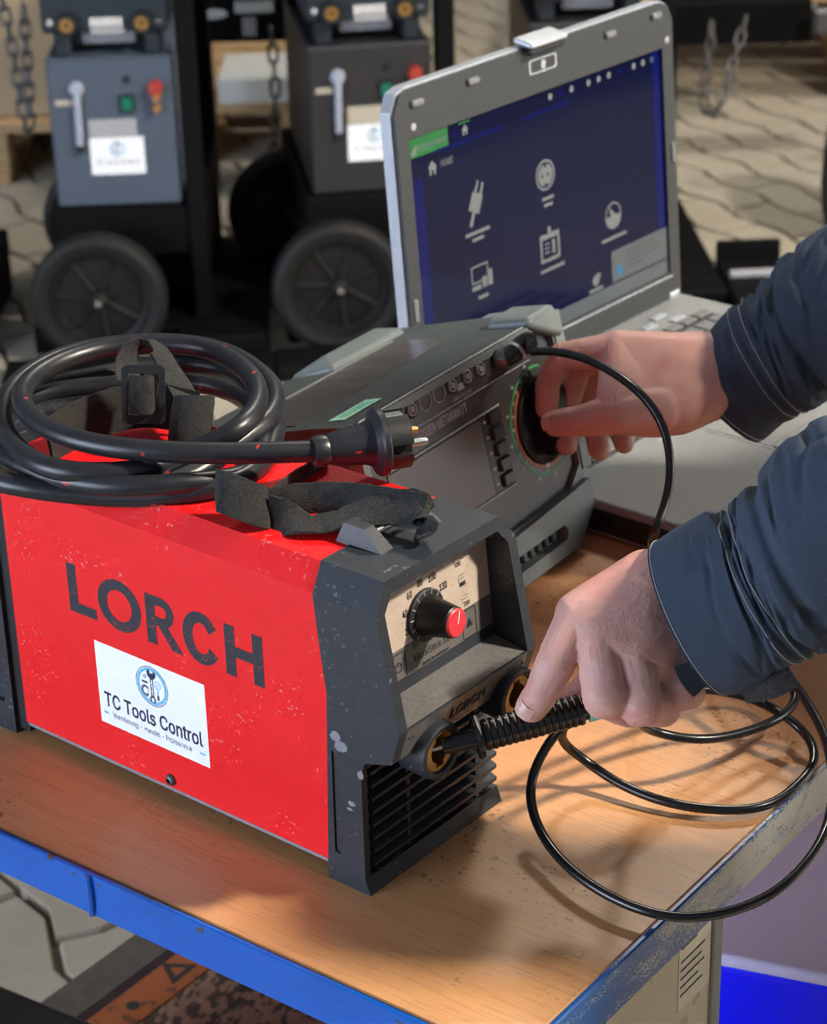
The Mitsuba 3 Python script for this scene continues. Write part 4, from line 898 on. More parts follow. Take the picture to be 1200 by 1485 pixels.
sc_(prism(home(0.0298, 0.1890, 0.0062), 0.0002), 'screen_icon', 'home_icon'); sc_(prism(home(0.0760, 0.2105, 0.0045), 0.0002), 'screen_icon', 'home_icon')
sc_(rect(0.0680, 0.2165, 0.0830, 0.2178), 'screen_green', 'tab_mark'); sc_(rect(0.0585, 0.2065, 0.0640, 0.2135), 'screen_blue', 'tab_icon')
put('lettering', shift(text('HOME', 0.0058, 0.0170), 0.0400, 0.1868, -0.0021), 'screen_icon', ML, smooth=False, parent=scn)
cap_line = lambda x, y, w: sc_(rect(x - w / 2, y, x + w / 2, y + 0.0030), 'screen_icon', 'caption')
plug_i = unary_union([affinity.rotate(sbox(-0.0075, -0.0080, 0.0075, 0.0090), -25), affinity.rotate(sbox(-0.0052, 0.009, -0.0022, 0.0190), -25, origin=(0, 0)), affinity.rotate(sbox(0.0022, 0.009, 0.0052, 0.0190), -25, origin=(0, 0)), affinity.rotate(sbox(-0.002, -0.0210, 0.002, -0.0078), -25, origin=(0, 0))])
sc_(prism(affinity.translate(plug_i, 0.0835, 0.1445), 0.0002), 'screen_icon', 'plug_icon'); cap_line(0.0835, 0.1175, 0.034); cap_line(0.0835, 0.1115, 0.016)
so_i = Point(0, 0).buffer(0.0140, 24).difference(Point(0, 0).buffer(0.0118, 24)).union(Point(0, 0).buffer(0.0104, 24).difference(unary_union([Point(-0.0042, 0).buffer(0.0016), Point(0.0042, 0).buffer(0.0016), sbox(-0.002, 0.0075, 0.002, 0.0110), sbox(-0.002, -0.0110, 0.002, -0.0075)])))
sc_(prism(affinity.translate(so_i, 0.1840, 0.1445), 0.0002), 'screen_icon', 'socket_icon'); cap_line(0.1860, 0.1215, 0.017); cap_line(0.1860, 0.1155, 0.013)
me_i = Point(0, 0).buffer(0.0128, 24).difference(Point(0, 0).buffer(0.0112, 24)).union(Point(0, 0).buffer(0.0112, 24).intersection(sbox(-0.02, -0.02, 0.02, 0.0))).union(Polygon([(-0.004, 0), (0.004, 0), (-0.006, 0.0095)])) 
sc_(prism(affinity.translate(me_i, 0.2845, 0.0810), 0.0002), 'screen_icon', 'meter_icon'); cap_line(0.2845, 0.0585, 0.040)
cl_i = unary_union([sbox(-0.0145, -0.0130, 0.0145, 0.0130).difference(sbox(-0.0115, -0.0100, 0.0115, 0.0080)), sbox(-0.002, 0.008, 0.002, 0.0190), sbox(0.0030, -0.0070, 0.0075, 0.0060), sbox(-0.008, 0.003, -0.001, 0.0045), sbox(-0.008, -0.001, -0.001, 0.0005), sbox(-0.008, -0.005, -0.001, -0.0035)])
sc_(prism(affinity.translate(cl_i, 0.1850, 0.0780), 0.0002), 'screen_icon', 'clipboard_icon'); cap_line(0.1870, 0.0560, 0.036)
de_i = unary_union([sbox(-0.0145, -0.0060, 0.0090, 0.0100).difference(sbox(-0.0130, -0.0045, 0.0075, 0.0085)), sbox(-0.0145, -0.0120, -0.002, -0.0080), sbox(0.0, -0.0120, 0.0060, -0.0020), sbox(0.0080, -0.0120, 0.0145, 0.0020)])
sc_(prism(affinity.translate(de_i, 0.0850, 0.0800), 0.0002), 'screen_icon', 'device_icon'); cap_line(0.0850, 0.0590, 0.014)
wr_i = Point(0, 0).buffer(0.0050, 12).union(sbox(0.001, 0.001, 0.0075, 0.0060))
sc_(prism(affinity.translate(wr_i, 0.2520, 0.0265), 0.0002), 'screen_icon', 'tool_icon'); cap_line(0.2520, 0.0165, 0.022)
for x in (0.1980, 0.2140, 0.2300, 0.2560, 0.2720, 0.2880, 0.3040, 0.3280, 0.3430, 0.3580):
    sc_(prism(affinity.translate(Point(0, 0).buffer(0.0030, 8), x, 0.2120), 0.0002), 'screen_blue' if x in (0.2140, 0.3040) else 'screen_icon', 'menu_icon')
for (x, b) in ((0.0125, 0.2480), (0.0870, 0.2500), (0.2880, 0.2495), (0.3620, 0.2520)):
    put('rubber_nub', shift(rbox(0.0155, 0.0065, 0.0050, 0.0022), x, b, 0.0015), 'nub_grey', ML, parent=bz)
for (x, b) in ((-0.0095, 0.075), (0.3830, 0.118)): put('side_latch', shift(rbox(0.0055, 0.020, 0.0030, 0.0013), x, b, 0.0008), 'nub_grey', ML, parent=bz)
cm = put('camera_plate', shift(prism(sbox(-0.0170, -0.0035, 0.0170, 0.0035).buffer(0.0030), 0.0008), 0.1860, 0.2440, 0.0002), 'lid_silver', ML, smooth=False, parent=bz)
put('camera_window', shift(prism(sbox(-0.0155, -0.0028, 0.0155, 0.0028).buffer(0.0024), 0.0006), 0.1860, 0.2440, 0.0006), 'tester_dark', ML, smooth=False, parent=cm)
put('camera_lens', shift(prism(affinity.scale(Point(0, 0).buffer(0.0042, 20), 0.8, 1.0), 0.0008), 0.1860, 0.2440, 0.0008), 'print_grey', ML, smooth=False, parent=cm)
for x, b in ((0.0070, 0.2290), (0.3800, 0.2260)): put('bezel_screw', shift(lathe([(0.0, 0.0), (0.0034, 0.0), (0.0030, 0.0006), (0.0, 0.0006)], 20), x, b, 0.0002), 'plate_grey', ML, parent=bz)
lt = put('lid_latch', shift(tri(m3.Manifold.batch_hull([m3.Manifold.sphere(0.0028, 12).translate(v) for v in [(-0.024, 0, 0.004), (0.024, 0, 0.004), (-0.024, 0.004, -0.012), (0.024, 0.004, -0.012)]])), 0.1860, 0.2645, 0.004), 'lid_silver', ML, smooth=40, parent=lp)
L(lt, 'silver catch on the top edge of the lid')
put('latch_hook', shift(rbox(0.050, 0.0050, 0.0060, 0.0016), 0.1830, 0.2590, 0.0075), 'dark_plastic', ML, parent=lt)
put('bezel_ridge', shift(cbox(0.376, 0.0016, 0.0018, 0.0005), 0.186, -0.0022, 0.0008), 'lid_silver', ML, smooth=False, parent=bz)
# base
MBs = frame(np.array([LO[0], LO[1], 0.75]), LF, LH, UPV)
bs = put('base', shift(rbox(0.318, 0.444, 0.030, 0.0045), 0.1435, 0.1700, 0.0175), 'laptop_base', MBs, smooth=40, parent=lp)
L(bs, 'grey keyboard base with palm rest')
put('port_strip', shift(cbox(0.285, 0.003, 0.0190, 0.0006), 0.150, -0.0522, 0.0165), 'dark_plastic', MBs, parent=bs)
for x in (0.19, 0.222, 0.255): put('port', shift(cbox(0.018, 0.002, 0.009, 0.0005), x, -0.0538, 0.0165), 'knob_black', MBs, parent=bs)
for hx in (0.045, 0.345):
    put('hinge', moved(lathe([(0.0, -0.040), (0.0065, -0.040), (0.0080, -0.036), (0.0080, 0.024), (0.0088, 0.025), (0.0088, 0.040), (0.0, 0.040)], 24), MBs @ frame((-0.006, hx, 0.0345), (1, 0, 0), (0, 0, -1), (0, 1, 0))), 'lid_silver', parent=bs)
put('keyboard_well', shift(cbox(0.128, 0.365, 0.0016, 0.0004), 0.1085, 0.178, 0.0322), 'bezel', MBs, parent=bs)
for r_ in range(6):
    n_ = 15; wk = 0.355 / n_
    for c_ in range(n_):
        if r_ == 5 and 3 <= c_ <= 8:
            if c_ == 3: put('key', shift(cbox(0.0170, wk * 6 - 0.0030, 0.0035, 0.0010), 0.0525 + r_ * 0.0216, 0.003 + wk * 6, 0.0345), 'laptop_key', MBs, smooth=False, parent=bs)
            continue
        put('key', shift(cbox(0.0170 if r_ else 0.0120, wk - 0.0030, 0.0035, 0.0010), 0.0525 + r_ * 0.0216, 0.003 + wk * (c_ + 0.5), 0.0345), 'laptop_key', MBs, smooth=False, parent=bs)
for i, (x, y) in enumerate(((0.031, 0.262), (0.031, 0.290), (0.040, 0.325), (0.022, 0.318))): put('function_button', shift(cbox(0.009, 0.020, 0.003, 0.001), x, y, 0.0335), 'lid_silver', MBs, parent=bs)
tp = put('touch_pad', shift(cbox(0.070, 0.110, 0.0012, 0.0004), 0.232, 0.175, 0.0325), 'laptop_base', MBs, parent=bs)
for y in (0.117, 0.233): put('pad_groove', shift(cbox(0.110, 0.0016, 0.0008, 0.0002), 0.232, y, 0.0328), 'lid_silver', MBs, smooth=False, parent=bs)
put('pad_groove', shift(cbox(0.0016, 0.200, 0.0008, 0.0002), 0.186, 0.175, 0.0328), 'lid_silver', MBs, smooth=False, parent=bs)
for y in (0.146, 0.204): put('pad_button', shift(cbox(0.014, 0.052, 0.0022, 0.0006), 0.277, y, 0.0328), 'laptop_base', MBs, parent=bs)

# ---------------------------------------------------------------- test lead: tester plug, cable, hand probe
tl = 'test_lead'
L(tl, 'thin black test lead looped on the table between the tester and the hand-held ribbed probe', 'cable')
ld = np.array(K['lead'])
put('cable', tube(ld, 0.0031, 12, 0.004), 'lead_rubber', parent=tl)
j0 = TO + TW * 0.113 + TU * 0.0 + TN * 0.004; j1 = ld[-1]
c1 = nrm(TN * 0.6 + TW * 0.5 + TU * 0.25)
sp = resample(np.array([j0, j0 + TN * 0.010 + TW * 0.003, j0 + c1 * 0.024 + TW * 0.004, j1 * 0.6 + (j0 + c1 * 0.03) * 0.4, j1]), 0.0012)
cp_ = put('tester_plug', tube(sp[: int(len(sp) * 0.62)], 0.006, 18, 0.0015, radii=[0.0072, 0.0072, 0.0066, 0.0078, 0.0080, 0.0076, 0.0064, 0.0052]), 'lead_rubber', parent=tl)
k = put('collar', tube(sp[int(len(sp) * 0.05):int(len(sp) * 0.17)], 0.0076, 18, 0.001), 'dark_steel', parent=cp_)
k = put('shell_mark', tube(sp[int(len(sp) * 0.28):int(len(sp) * 0.34)], 0.0083, 18, 0.001), 'print_grey', parent=cp_)
for i in range(6):
    q = sp[int(len(sp) * (0.64 + 0.055 * i)):][:3]
    put('bend_rib', tube(np.array([q[0], (q[0] + q[2]) / 2, q[2]]), 0.0052 - 0.0003 * i, 14, 0.0008), 'lead_rubber', parent=cp_)
b0, b1 = (np.array(v) for v in K['probe']); bz_ = nrm(b1 - b0); bx2 = nrm(np.cross(UPV, bz_)); MPr = frame(b0, bx2, np.cross(bz_, bx2), bz_); BL = np.linalg.norm(b1 - b0)
pr = put('probe', lathe([(0.0, 0.001), (0.0048, 0.001), (0.0056, 0.010), (0.0066, 0.0215), (0.0072, 0.03), (0.0070, BL), (0.0, BL)], 28), 'lead_rubber', MPr, parent=tl)
L(pr, 'ribbed black test probe with a mint green collar')
put('tip', lathe([(0.0, -0.009), (0.0010, -0.008), (0.0015, -0.004), (0.0015, 0.002), (0.0, 0.002)], 14), 'steel', MPr, parent=pr)
k = put('guard_disc', lathe([(0.0, 0.0212), (0.0128, 0.0212), (0.0134, 0.0228), (0.0129, 0.0245), (0.0, 0.0245)], 36), 'lead_rubber', MPr, parent=pr)
L(k, 'guard disc with a worn pale edge')
def arc_ring(r, z, t, a0, a1):
    g = np.linspace(a0, a1, 14)
    return tube(np.stack([r * np.cos(g), r * np.sin(g), np.full(14, z)], 1), t, 6, 0.0016, radii=[0.1 * t, t, t, 0.1 * t])


for a0, a1 in ((0.9, 2.6), (4.2, 5.4)): put('guard_edge', arc_ring(0.0128, 0.0240, 0.0011, a0, a1), 'cream', MPr, True, pr)
nr = 15
for i in range(nr):
    z = 0.0282 + i * (BL - 0.0282 - 0.010) / nr
    put('grip_rib', lathe([(0.0060, z - 0.0023), (0.0090, z - 0.0018), (0.0096, z), (0.0090, z + 0.0018), (0.0060, z + 0.0023), (0.0060, z - 0.0023)], 28), 'lead_rubber', MPr, parent=pr)
    put('rib_edge', arc_ring(0.0090, z + 0.0018, 0.0006 if i < 8 else 0.0005, 0.95, 2.3), 'cream', MPr, True, pr)
    put('rib_edge', arc_ring(0.0089, z + 0.0018, 0.0005, 4.3, 5.2), 'cream', MPr, True, pr)
put('mint_collar', lathe([(0.0, BL - 0.009), (0.0088, BL - 0.009), (0.0088, BL + 0.012), (0.0075, BL + 0.015), (0.0, BL + 0.015)], 28), 'mint', MPr, parent=pr)
# ---------------------------------------------------------------- the person reaching in from the right
ps = 'person'
L(ps, 'person in a dark blue work jacket turning the tester dial and holding the test probe', 'person')
BALL = {}


def ball(j, n=22):
    r = round(float(j[3]), 4)
    if (r, n) not in BALL: BALL[(r, n)] = m3.Manifold.sphere(r, n)
    return BALL[(r, n)].translate(tuple(j[:3]))


def hull(*js): return m3.Manifold.batch_hull([ball(j) for j in js])


def hand(H):
    W_, A_2, C_, Mc = H['wrist'], H['arm'], H['cmc'], H['mcp']
    parts = [hull(*A_2, *W_), hull(*W_, *C_), hull(C_[0], C_[1], Mc[0], Mc[1]), hull(C_[0], C_[1], Mc[1], Mc[2]), hull(C_[1], W_[1], Mc[2], Mc[3]), hull(W_[0], C_[0], Mc[0])]
    for f in ('index', 'middle', 'ring', 'little', 'thumb'):
        ch = H[f]
        parts += [hull(a, b) for a, b in zip(ch[:-1], ch[1:])]
        if f != 'thumb':       # knuckle pad
            k_ = list(ch[0]); k_[3] = ch[0][3] * 1.08; parts.append(ball(k_))
            k_ = list(ch[1]); k_[3] = ch[1][3] * 1.05; parts.append(ball(k_))
    t = H['thumb']; parts.append(hull(C_[0], t[0], t[1])); parts.append(hull(t[1], Mc[0], C_[0])); parts.append(hull(*W_, *C_, *Mc))
    m = m3.Manifold.batch_boolean(parts, m3.OpType.Add).refine_to_length(0.0021)
    q = tri(m); q.merge_vertices()
    trimesh.smoothing.filter_taubin(q, lamb=0.5, nu=0.51, iterations=46)
    v = np.array(q.vertices)
    nv = np.array(q.vertex_normals)
    d = (meshkit.fbm(v * 55, 3, 5) - 0.5) * 0.0016 + (meshkit.noise(v * 330, 9) - 0.5) * 0.00035
    for f in ('index', 'middle', 'ring', 'thumb'):       # skin creases across the joints
        ch = np.array(H[f])
        for i_ in range(1, len(ch) - 1):
            ax = nrm(ch[i_ + 1][:3] - ch[i_ - 1][:3]); rel = v - ch[i_][:3]; s_ = rel @ ax
            near = np.exp(-(np.clip(np.linalg.norm(rel - s_[:, None] * ax, axis=1) / ch[i_][3] - 1.15, 0, 9) / 0.12) ** 2)
            for o_, a_ in ((-0.0034, 0.0005), (0.0, 0.0008), (0.0034, 0.0005)): d = d - a_ * near * np.exp(-((s_ - o_) / 0.0011) ** 2)
    q.vertices = v + nv * d[:, None]
    return q


HL, HR = hand(K['handL']), hand(K['handR'])
ELB_L, ELB_R = np.array([0.25, 0.36, 1.11]), np.array([0.06, 0.76, 1.10])
SHO_L, SHO_R = np.array([0.62, 0.50, 1.35]), np.array([0.43, 0.97, 1.37])
HIP = np.array([0.74, 0.86, 0.90]); NECK = (SHO_L + SHO_R) / 2 + np.array([0.015, 0.008, 0.075]); HEAD = NECK + np.array([-0.105, 0.030, 0.165])
J = lambda p, r: [*p, r]


def smooth_union(parts, step, it=10):
    q = tri(m3.Manifold.batch_boolean(parts, m3.OpType.Add).refine_to_length(step)); q.merge_vertices()
    trimesh.smoothing.filter_taubin(q, lamb=0.5, nu=0.52, iterations=it)
    return q


aL, aR = K['handL']['arm'], K['handR']['arm']
mid = lambda a: [(x + y) / 2 for x, y in zip(*a)]
core = [hull(*aL, J(ELB_L, 0.042)), hull(J(ELB_L, 0.042), J(SHO_L, 0.055)), hull(*aR, J(ELB_R, 0.042)), hull(J(ELB_R, 0.042), J(SHO_R, 0.055)),
        hull(J(SHO_L, 0.055), J(SHO_R, 0.055), J((SHO_L + SHO_R) / 2 + [0.06, 0.03, -0.18], 0.11), J(HIP + [0, 0, 0.06], 0.12)), hull(J(NECK - [0, 0, 0.06], 0.058), J(HEAD - [0, 0, 0.07], 0.055)),
        hull(J(HIP, 0.11), J(HIP + [-0.05, 0.09, -0.03], 0.085), J(HIP + [0.05, -0.09, -0.03], 0.085))]
FD = nrm([-0.85, -0.46, -0.12]); SD = nrm(np.cross(UPV, FD)); 
head_ = [hull(J(HEAD + [0, 0, 0.035], 0.082), J(HEAD - FD * 0.035 + [0, 0, 0.03], 0.078), J(HEAD + FD * 0.035 - [0, 0, 0.075], 0.048)), hull(J(HEAD + FD * 0.080 - [0, 0, 0.020], 0.012), J(HEAD + FD * 0.070 + [0, 0, 0.022], 0.007)),
         hull(J(HEAD + FD * 0.070 + SD * 0.020 - [0, 0, 0.058], 0.008), J(HEAD + FD * 0.070 - SD * 0.020 - [0, 0, 0.058], 0.008))]
for s in (-1, 1): head_.append(hull(J(HEAD + SD * s * 0.080 + [0, 0, 0.02], 0.014), J(HEAD + SD * s * 0.078 - [0, 0, 0.02], 0.011)))
bodym = smooth_union(core + head_, 0.018, 6)
whole = man(bodym) + man(HL) + man(HR)
put('body', whole, 'skin', smooth=True, parent=ps)
put('hair', smooth_union([hull(J(HEAD + [0, 0, 0.052], 0.086), J(HEAD - FD * 0.045 + [0, 0, 0.045], 0.083), J(HEAD - FD * 0.055 - [0, 0, 0.03], 0.062))], 0.02, 4), 'hair', parent=ps)
for s in (-1, 1): put('eye', moved(trimesh.creation.icosphere(2, 0.011), at(*(HEAD + FD * 0.079 + SD * s * 0.030 + [0, 0, 0.018]))), 'white_paint', parent=ps)
for p_, q_, s_ in ((K['handL']['index'][-1], K['handL']['index'][-2], nrm(TOW + np.array([-0.25, -0.25, 0.15]))), (K['handR']['thumb'][-1], K['handR']['thumb'][-2], nrm(TOW + np.array([0.0, 0.0, 0.12])))):
    p_, q_ = np.array(p_), np.array(q_); d_ = nrm(p_[:3] - q_[:3]); n_ = nrm(s_ - d_ * (s_ @ d_)); w_ = np.cross(d_, n_)
    R_ = p_[3]; g_ = []
    for u in np.linspace(-1, 1, 9):
        g_.append([p_[:3] + d_ * (R_ * (0.62 - 0.12 * u * u) * 1.0 - l) + w_ * u * R_ * 0.62 + n_ * (R_ * (1.07 - 0.22 * u * u) - (0.0006 if l == 0 else 0.0)) for l in (0.0, 0.004, 0.0085)])
    nl = trimesh.Trimesh(np.array(g_).reshape(-1, 3), [t for i in range(8) for j in range(2) for t in ((i * 3 + j, i * 3 + j + 1, i * 3 + j + 4), (i * 3 + j, i * 3 + j + 4, i * 3 + j + 3))], process=False)
    k = put('fingernail', nl, 'nail', smooth=True, parent=ps)
    L(k, 'pale fingernail')


def sleeve(rings, extra, seed, seam):
    R_ = [[np.array(v) for v in r] for r in rings]
    c = np.array([r[0] for r in R_]); a = np.array([r[1] for r in R_]); b = np.array([r[2] for r in R_])
    for p, ra in extra:
        t = nrm(p - c[-1]); b_ = nrm(b[-1] - t * (b[-1] @ t)); a_ = np.cross(t, b_)
        if a_ @ a[-1] < 0: a_ = -a_
        c, a, b = np.vstack([c, p]), np.vstack([a, a_ * ra]), np.vstack([b, b_ * ra])
    n0 = len(c); s = np.arange(n0)
    cs = [CubicSpline(s, q) for q in (c, a, b)]
    u = np.linspace(0, n0 - 1, 26 * n0)
    C_, A_3, B_3 = (f(u) for f in cs)
    g = np.arange(72) * 2 * math.pi / 72
    def grid(Cx, Ax, Bx, fac): return Cx[:, None] + fac[:, None, None] * (np.cos(g)[None, :, None] * Ax[:, None] + np.sin(g)[None, :, None] * Bx[:, None])
    fac = np.ones(len(u))
    for s0, dep, wid in seam: fac -= dep * np.exp(-((u - s0) / wid) ** 2)
    fac[u < 0.10] += 0.012
    V = grid(C_, A_3, B_3, fac)
    rad = V - C_[:, None]; rad /= np.linalg.norm(rad, axis=2, keepdims=True)
    q = V * np.array([1, 1, 1.0])
    amp = np.clip(u - 0.15, 0, 1)
    lo = meshkit.fbm(np.stack([np.broadcast_to(u[:, None] * 0.9, V.shape[:2]), np.broadcast_to(np.cos(g) * 1.3, V.shape[:2]) + seed, np.broadcast_to(np.sin(g) * 1.3, V.shape[:2])], -1), 2, seed)
    ridg = np.abs(meshkit.fbm(np.stack([np.broadcast_to(u[:, None] * 1.5, V.shape[:2]) + 0.6 * np.cos(g)[None] , np.broadcast_to(np.cos(g) * 0.9, V.shape[:2]) + seed * 3, np.broadcast_to(np.sin(g) * 0.9, V.shape[:2])], -1), 3, seed + 4) - 0.5)
    V = V + rad * ((lo - 0.5) * 0.010 * amp[:, None] - np.clip(0.10 - ridg, 0, 1) * 0.040 * (amp * np.clip(u - 1.2, 0.15, 1))[:, None])[..., None]
    inner = [C_[i] + (V[0] - C_[0]) * f for i, f in ((14, 0.86), (8, 0.90), (3, 0.93), (0, 0.955))]
    full = np.concatenate([np.array(inner), V], 0)
    return rings_mesh(full, caps=True), u, V, C_


SLm, uL, VL, CL_ = sleeve(K['sleeveL'], [(ELB_L + [0.02, 0.0, 0.0], 0.068), (ELB_L * 0.45 + SHO_L * 0.55, 0.078), (SHO_L, 0.085)], 3, [(2.85, 0.05, 0.10), (4.15, 0.07, 0.16)])
SRm, uR, VR, CR_ = sleeve(K['sleeveR'], [(ELB_R + [0.02, 0.0, 0.0], 0.066), (ELB_R * 0.45 + SHO_R * 0.55, 0.078), (SHO_R, 0.085)], 8, [(2.15, 0.04, 0.09), (3.9, 0.09, 0.18)])
torso = smooth_union([hull(J(SHO_L, 0.078), J(SHO_R, 0.078), J(NECK - [0, 0, 0.09], 0.075), J((SHO_L + SHO_R) / 2 + [0.06, 0.03, -0.20], 0.135)), hull(J((SHO_L + SHO_R) / 2 + [0.06, 0.03, -0.20], 0.135), J(HIP + [-0.03, 0.09, 0.02], 0.125), J(HIP + [0.03, -0.09, 0.02], 0.125)),
                      hull(J(NECK - [0, 0, 0.05], 0.072), J(NECK - [0, 0, 0.005], 0.068))], 0.02, 6)
jk = put('jacket', [SLm, SRm, torso], 'fabric', smooth=True, parent=ps)
L(jk, 'dark blue work jacket with stitched cuffs')
for (u_, V_, C_, at_) in ((uL, VL, CL_, (0.22, 2.55, 3.12)), (uR, VR, CR_, (0.20, 1.90, 2.42))):
    for s0 in at_:
        i = int(np.argmin(abs(u_ - s0))); ring_ = V_[i]; o = ring_ - C_[i]; o /= np.linalg.norm(o, axis=1, keepdims=True)
        put('stitching', tube(ring_[::2] + o[::2] * 0.0002, 0.00055, 5, 0.004, closed=True), 'thread', parent=jk)
put('cuff_tab', ribbon(K['cuff_tab'], 0.013, 0.003, nrm(np.cross(np.array(K['cuff_tab'][-1]) - np.array(K['cuff_tab'][0]), FWD)), 0.003), 'webbing', parent=jk)
put('cuff_flap', ribbon(K['cuff_flap'], 0.013, 0.002, nrm(np.cross(np.array(K['cuff_flap'][-1]) - np.array(K['cuff_flap'][0]), FWD)), 0.003), 'fabric_fold', parent=jk)
trous = [hull(J(HIP + [-0.03, 0.09, 0.0], 0.115), J(HIP + [0.03, -0.09, 0.0], 0.115))]
for s in (-1, 1):
    h_ = HIP + np.array([-0.03, 0.09, 0.0]) * s
    trous += [hull(J(h_, 0.10), J(h_ + [-0.02 * s, 0.02, -0.42], 0.068)), hull(J(h_ + [-0.02 * s, 0.02, -0.42], 0.068), J(np.array([h_[0] - 0.02 * s, h_[1] + 0.03, 0.10]), 0.058))]
    put('shoe', tri(m3.Manifold.batch_hull([m3.Manifold.sphere(0.042, 16).translate(tuple(np.array([h_[0] - 0.02 * s, h_[1] + 0.03, 0.042]) + FD * d * np.array([1, 1, 0]))) for d in (-0.05, 0.06, 0.16)]).scale((1, 1, 1))), 'trolley_black', smooth=40, parent=ps)
put('trousers', smooth_union(trous, 0.03, 5), 'fabric_fold', smooth=True, parent=ps)

# ---------------------------------------------------------------- welding power sources on trolleys at the back
def stud(poly_pts, h): return prism(poly_pts, h)


EMB = emblem()


def machine(origin, yaw, paint, label, tray=False, hose=False, far=0.0, near=0.0):
    key = numbered('welding_trolley')
    scene[key + '__reserve'] = None
    hx = np.array([math.cos(yaw), math.sin(yaw), 0]); gy = np.array([-math.sin(yaw), math.cos(yaw), 0])
    M = frame(np.array(origin, float), hx, gy, UPV)
    L(key, label, 'welding machine', 'wheeled welding power sources')
    p = lambda nm, m, mt, par=key, sm=25: put(nm, m, mt, M, sm, par)
    FR = frame((0, 0, 0), (1, 0, 0), (0, 0, 1), (0, -1, 0))           # drawings on the front: x right, y up, out towards the viewer
    ff = lambda m, x, z, d=0.0: moved(shift(m, x, z, d), FR)
    c = p('cooler', shift(cbox(0.229, 0.46, 0.279, 0.004), 0, 0.23, 0.4195), paint)
    p('front_lip', ff(shift(cbox(0.231, 0.006, 0.004, 0.001)), 0, 0.557, 0.001), 'dark_steel' if paint == 'cooler_black' else paint, c)
    g = p('level_gauge', ff(lathe([(0.0, 0.0), (0.0135, 0.0), (0.0145, 0.006), (0.010, 0.012), (0.0, 0.014)], 24), -0.0614, 0.504), 'gauge_tube', c, 40)
    p('tube', moved(tube([(-0.0614, -0.008, 0.500), (-0.0625, -0.008, 0.45), (-0.0636, -0.008, 0.400)], 0.0068, 12, 0.02), np.eye(4)), 'gauge_tube', g, True)
    p('tube_end', ff(lathe([(0.0, 0.0), (0.0075, 0.0), (0.0075, 0.012), (0.0, 0.012)], 16), -0.0638, 0.392), 'dark_plastic', g)
    p('level_plate', ff(cbox(0.033, 0.0105, 0.001, 0.0003), -0.0860, 0.4780, 0.0005), 'plate_cream', c)
    s = p('switch', ff(cbox(0.0280, 0.0330, 0.007, 0.002), 0.0284, 0.4735, 0.003), 'knob_black', c)
    p('rocker', ff(cbox(0.0215, 0.0260, 0.007, 0.003), 0.0284, 0.4735, 0.007), 'switch_green', s)
    p('fuse_cap', ff(lathe([(0.0, 0.0), (0.0065, 0.0), (0.0060, 0.005), (0.0, 0.006)], 18), 0.0310, 0.5180), 'dark_plastic', c)
    v = p('coupling', ff(lathe([(0.0, 0.0), (0.0135, 0.0), (0.0140, 0.010), (0.0120, 0.020), (0.0, 0.022)], 24), 0.0825, 0.5030), 'valve_red', c)
    p('fitting', ff(lathe([(0.0, 0.0), (0.0085, 0.0), (0.0085, 0.012), (0.0050, 0.026), (0.0, 0.026)], 20), 0.0830, 0.4860), 'valve_orange', v)
    p('fitting', ff(lathe([(0.0, 0.0), (0.0080, 0.0), (0.0080, 0.012), (0.0045, 0.022), (0.0, 0.022)], 20), 0.0825, 0.4640), 'valve_orange', v)
    p('type_plate', ff(cbox(0.0880, 0.0330, 0.001, 0.0003), -0.0015, 0.4285, 0.0005), 'plate_grey' if paint != 'cooler_black' else 'plate_cream', c)
    st_ = p('sticker', ff(prism(sbox(-0.0480, -0.0330, 0.0480, 0.0330).buffer(0.002), 0.0006), 0.0035, 0.3755, 0.0002), 'sticker_white', c)
    for nm_, g_ in EMB: p('emblem', ff(flat(g_), 0.0035, 0.3890, 0.0009), 'sticker_' + nm_, st_, False)
    p('lettering', ff(text('TC Tools Control', 0.0090, 0.080, 0.00012), -0.0370, 0.3595, 0.0009), 'sticker_navy', st_, False)
    u = p('power_source', shift(cbox(0.229, 0.48, 0.36, 0.005), 0.0, 0.24, 0.785), 'machine_navy')
    for x in (-0.0680, 0.0670):
        q = p('socket', ff(lathe([(0.0105, 0.002), (0.0200, 0.002), (0.0215, 0.008), (0.0190, 0.016), (0.0130, 0.016), (0.0125, 0.006), (0.0105, 0.002)], 28), x, 0.6225, -0.001), 'dark_plastic', u)
        p('brass_ring', ff(lathe([(0.0045, 0.004), (0.0128, 0.004), (0.0128, 0.012), (0.0045, 0.012), (0.0045, 0.004)], 24), x, 0.6225, 0), 'brass', q)
    for t in range(6): p('plate_letter', ff(cbox(0.0070, 0.0165, 0.0008, 0.0002), -0.0225 + 0.0100 * t, 0.6240, 0.0005), 'white_paint', u, False)
    p('name_plate', ff(cbox(0.0600, 0.0110, 0.0008, 0.0003), 0.0040, 0.6080, 0.0005), 'plate_grey', u, False)
    p('plus_mark', [ff(cbox(0.0120, 0.0035, 0.0008, 0.0002), -0.0985, 0.6260, 0.0005), ff(cbox(0.0035, 0.0120, 0.0008, 0.0002), -0.0985, 0.6260, 0.0005)], 'white_paint', u, False)
    p('minus_mark', ff(cbox(0.0100, 0.0030, 0.0008, 0.0002), 0.0960, 0.6230, 0.0005), 'plate_grey', u, False)
    p('hose_plate', shift(cbox(0.100, 0.02, 0.024, 0.003), 0.0, 0.06, 0.585), 'plate_grey')
    for x in (-0.082, 0.082): p('spacer', shift(cbox(0.030, 0.06, 0.047, 0.004), x, 0.045, 0.582), 'machine_navy')
    for x in (-0.105, 0.105): p('rear_spacer', shift(cbox(0.020, 0.06, 0.047, 0.004), x, 0.40, 0.582), 'trolley_black')
    b = p('chassis', shift(cbox(0.290, 0.50, 0.100, 0.006), 0.014, 0.255, 0.225), 'trolley_black')
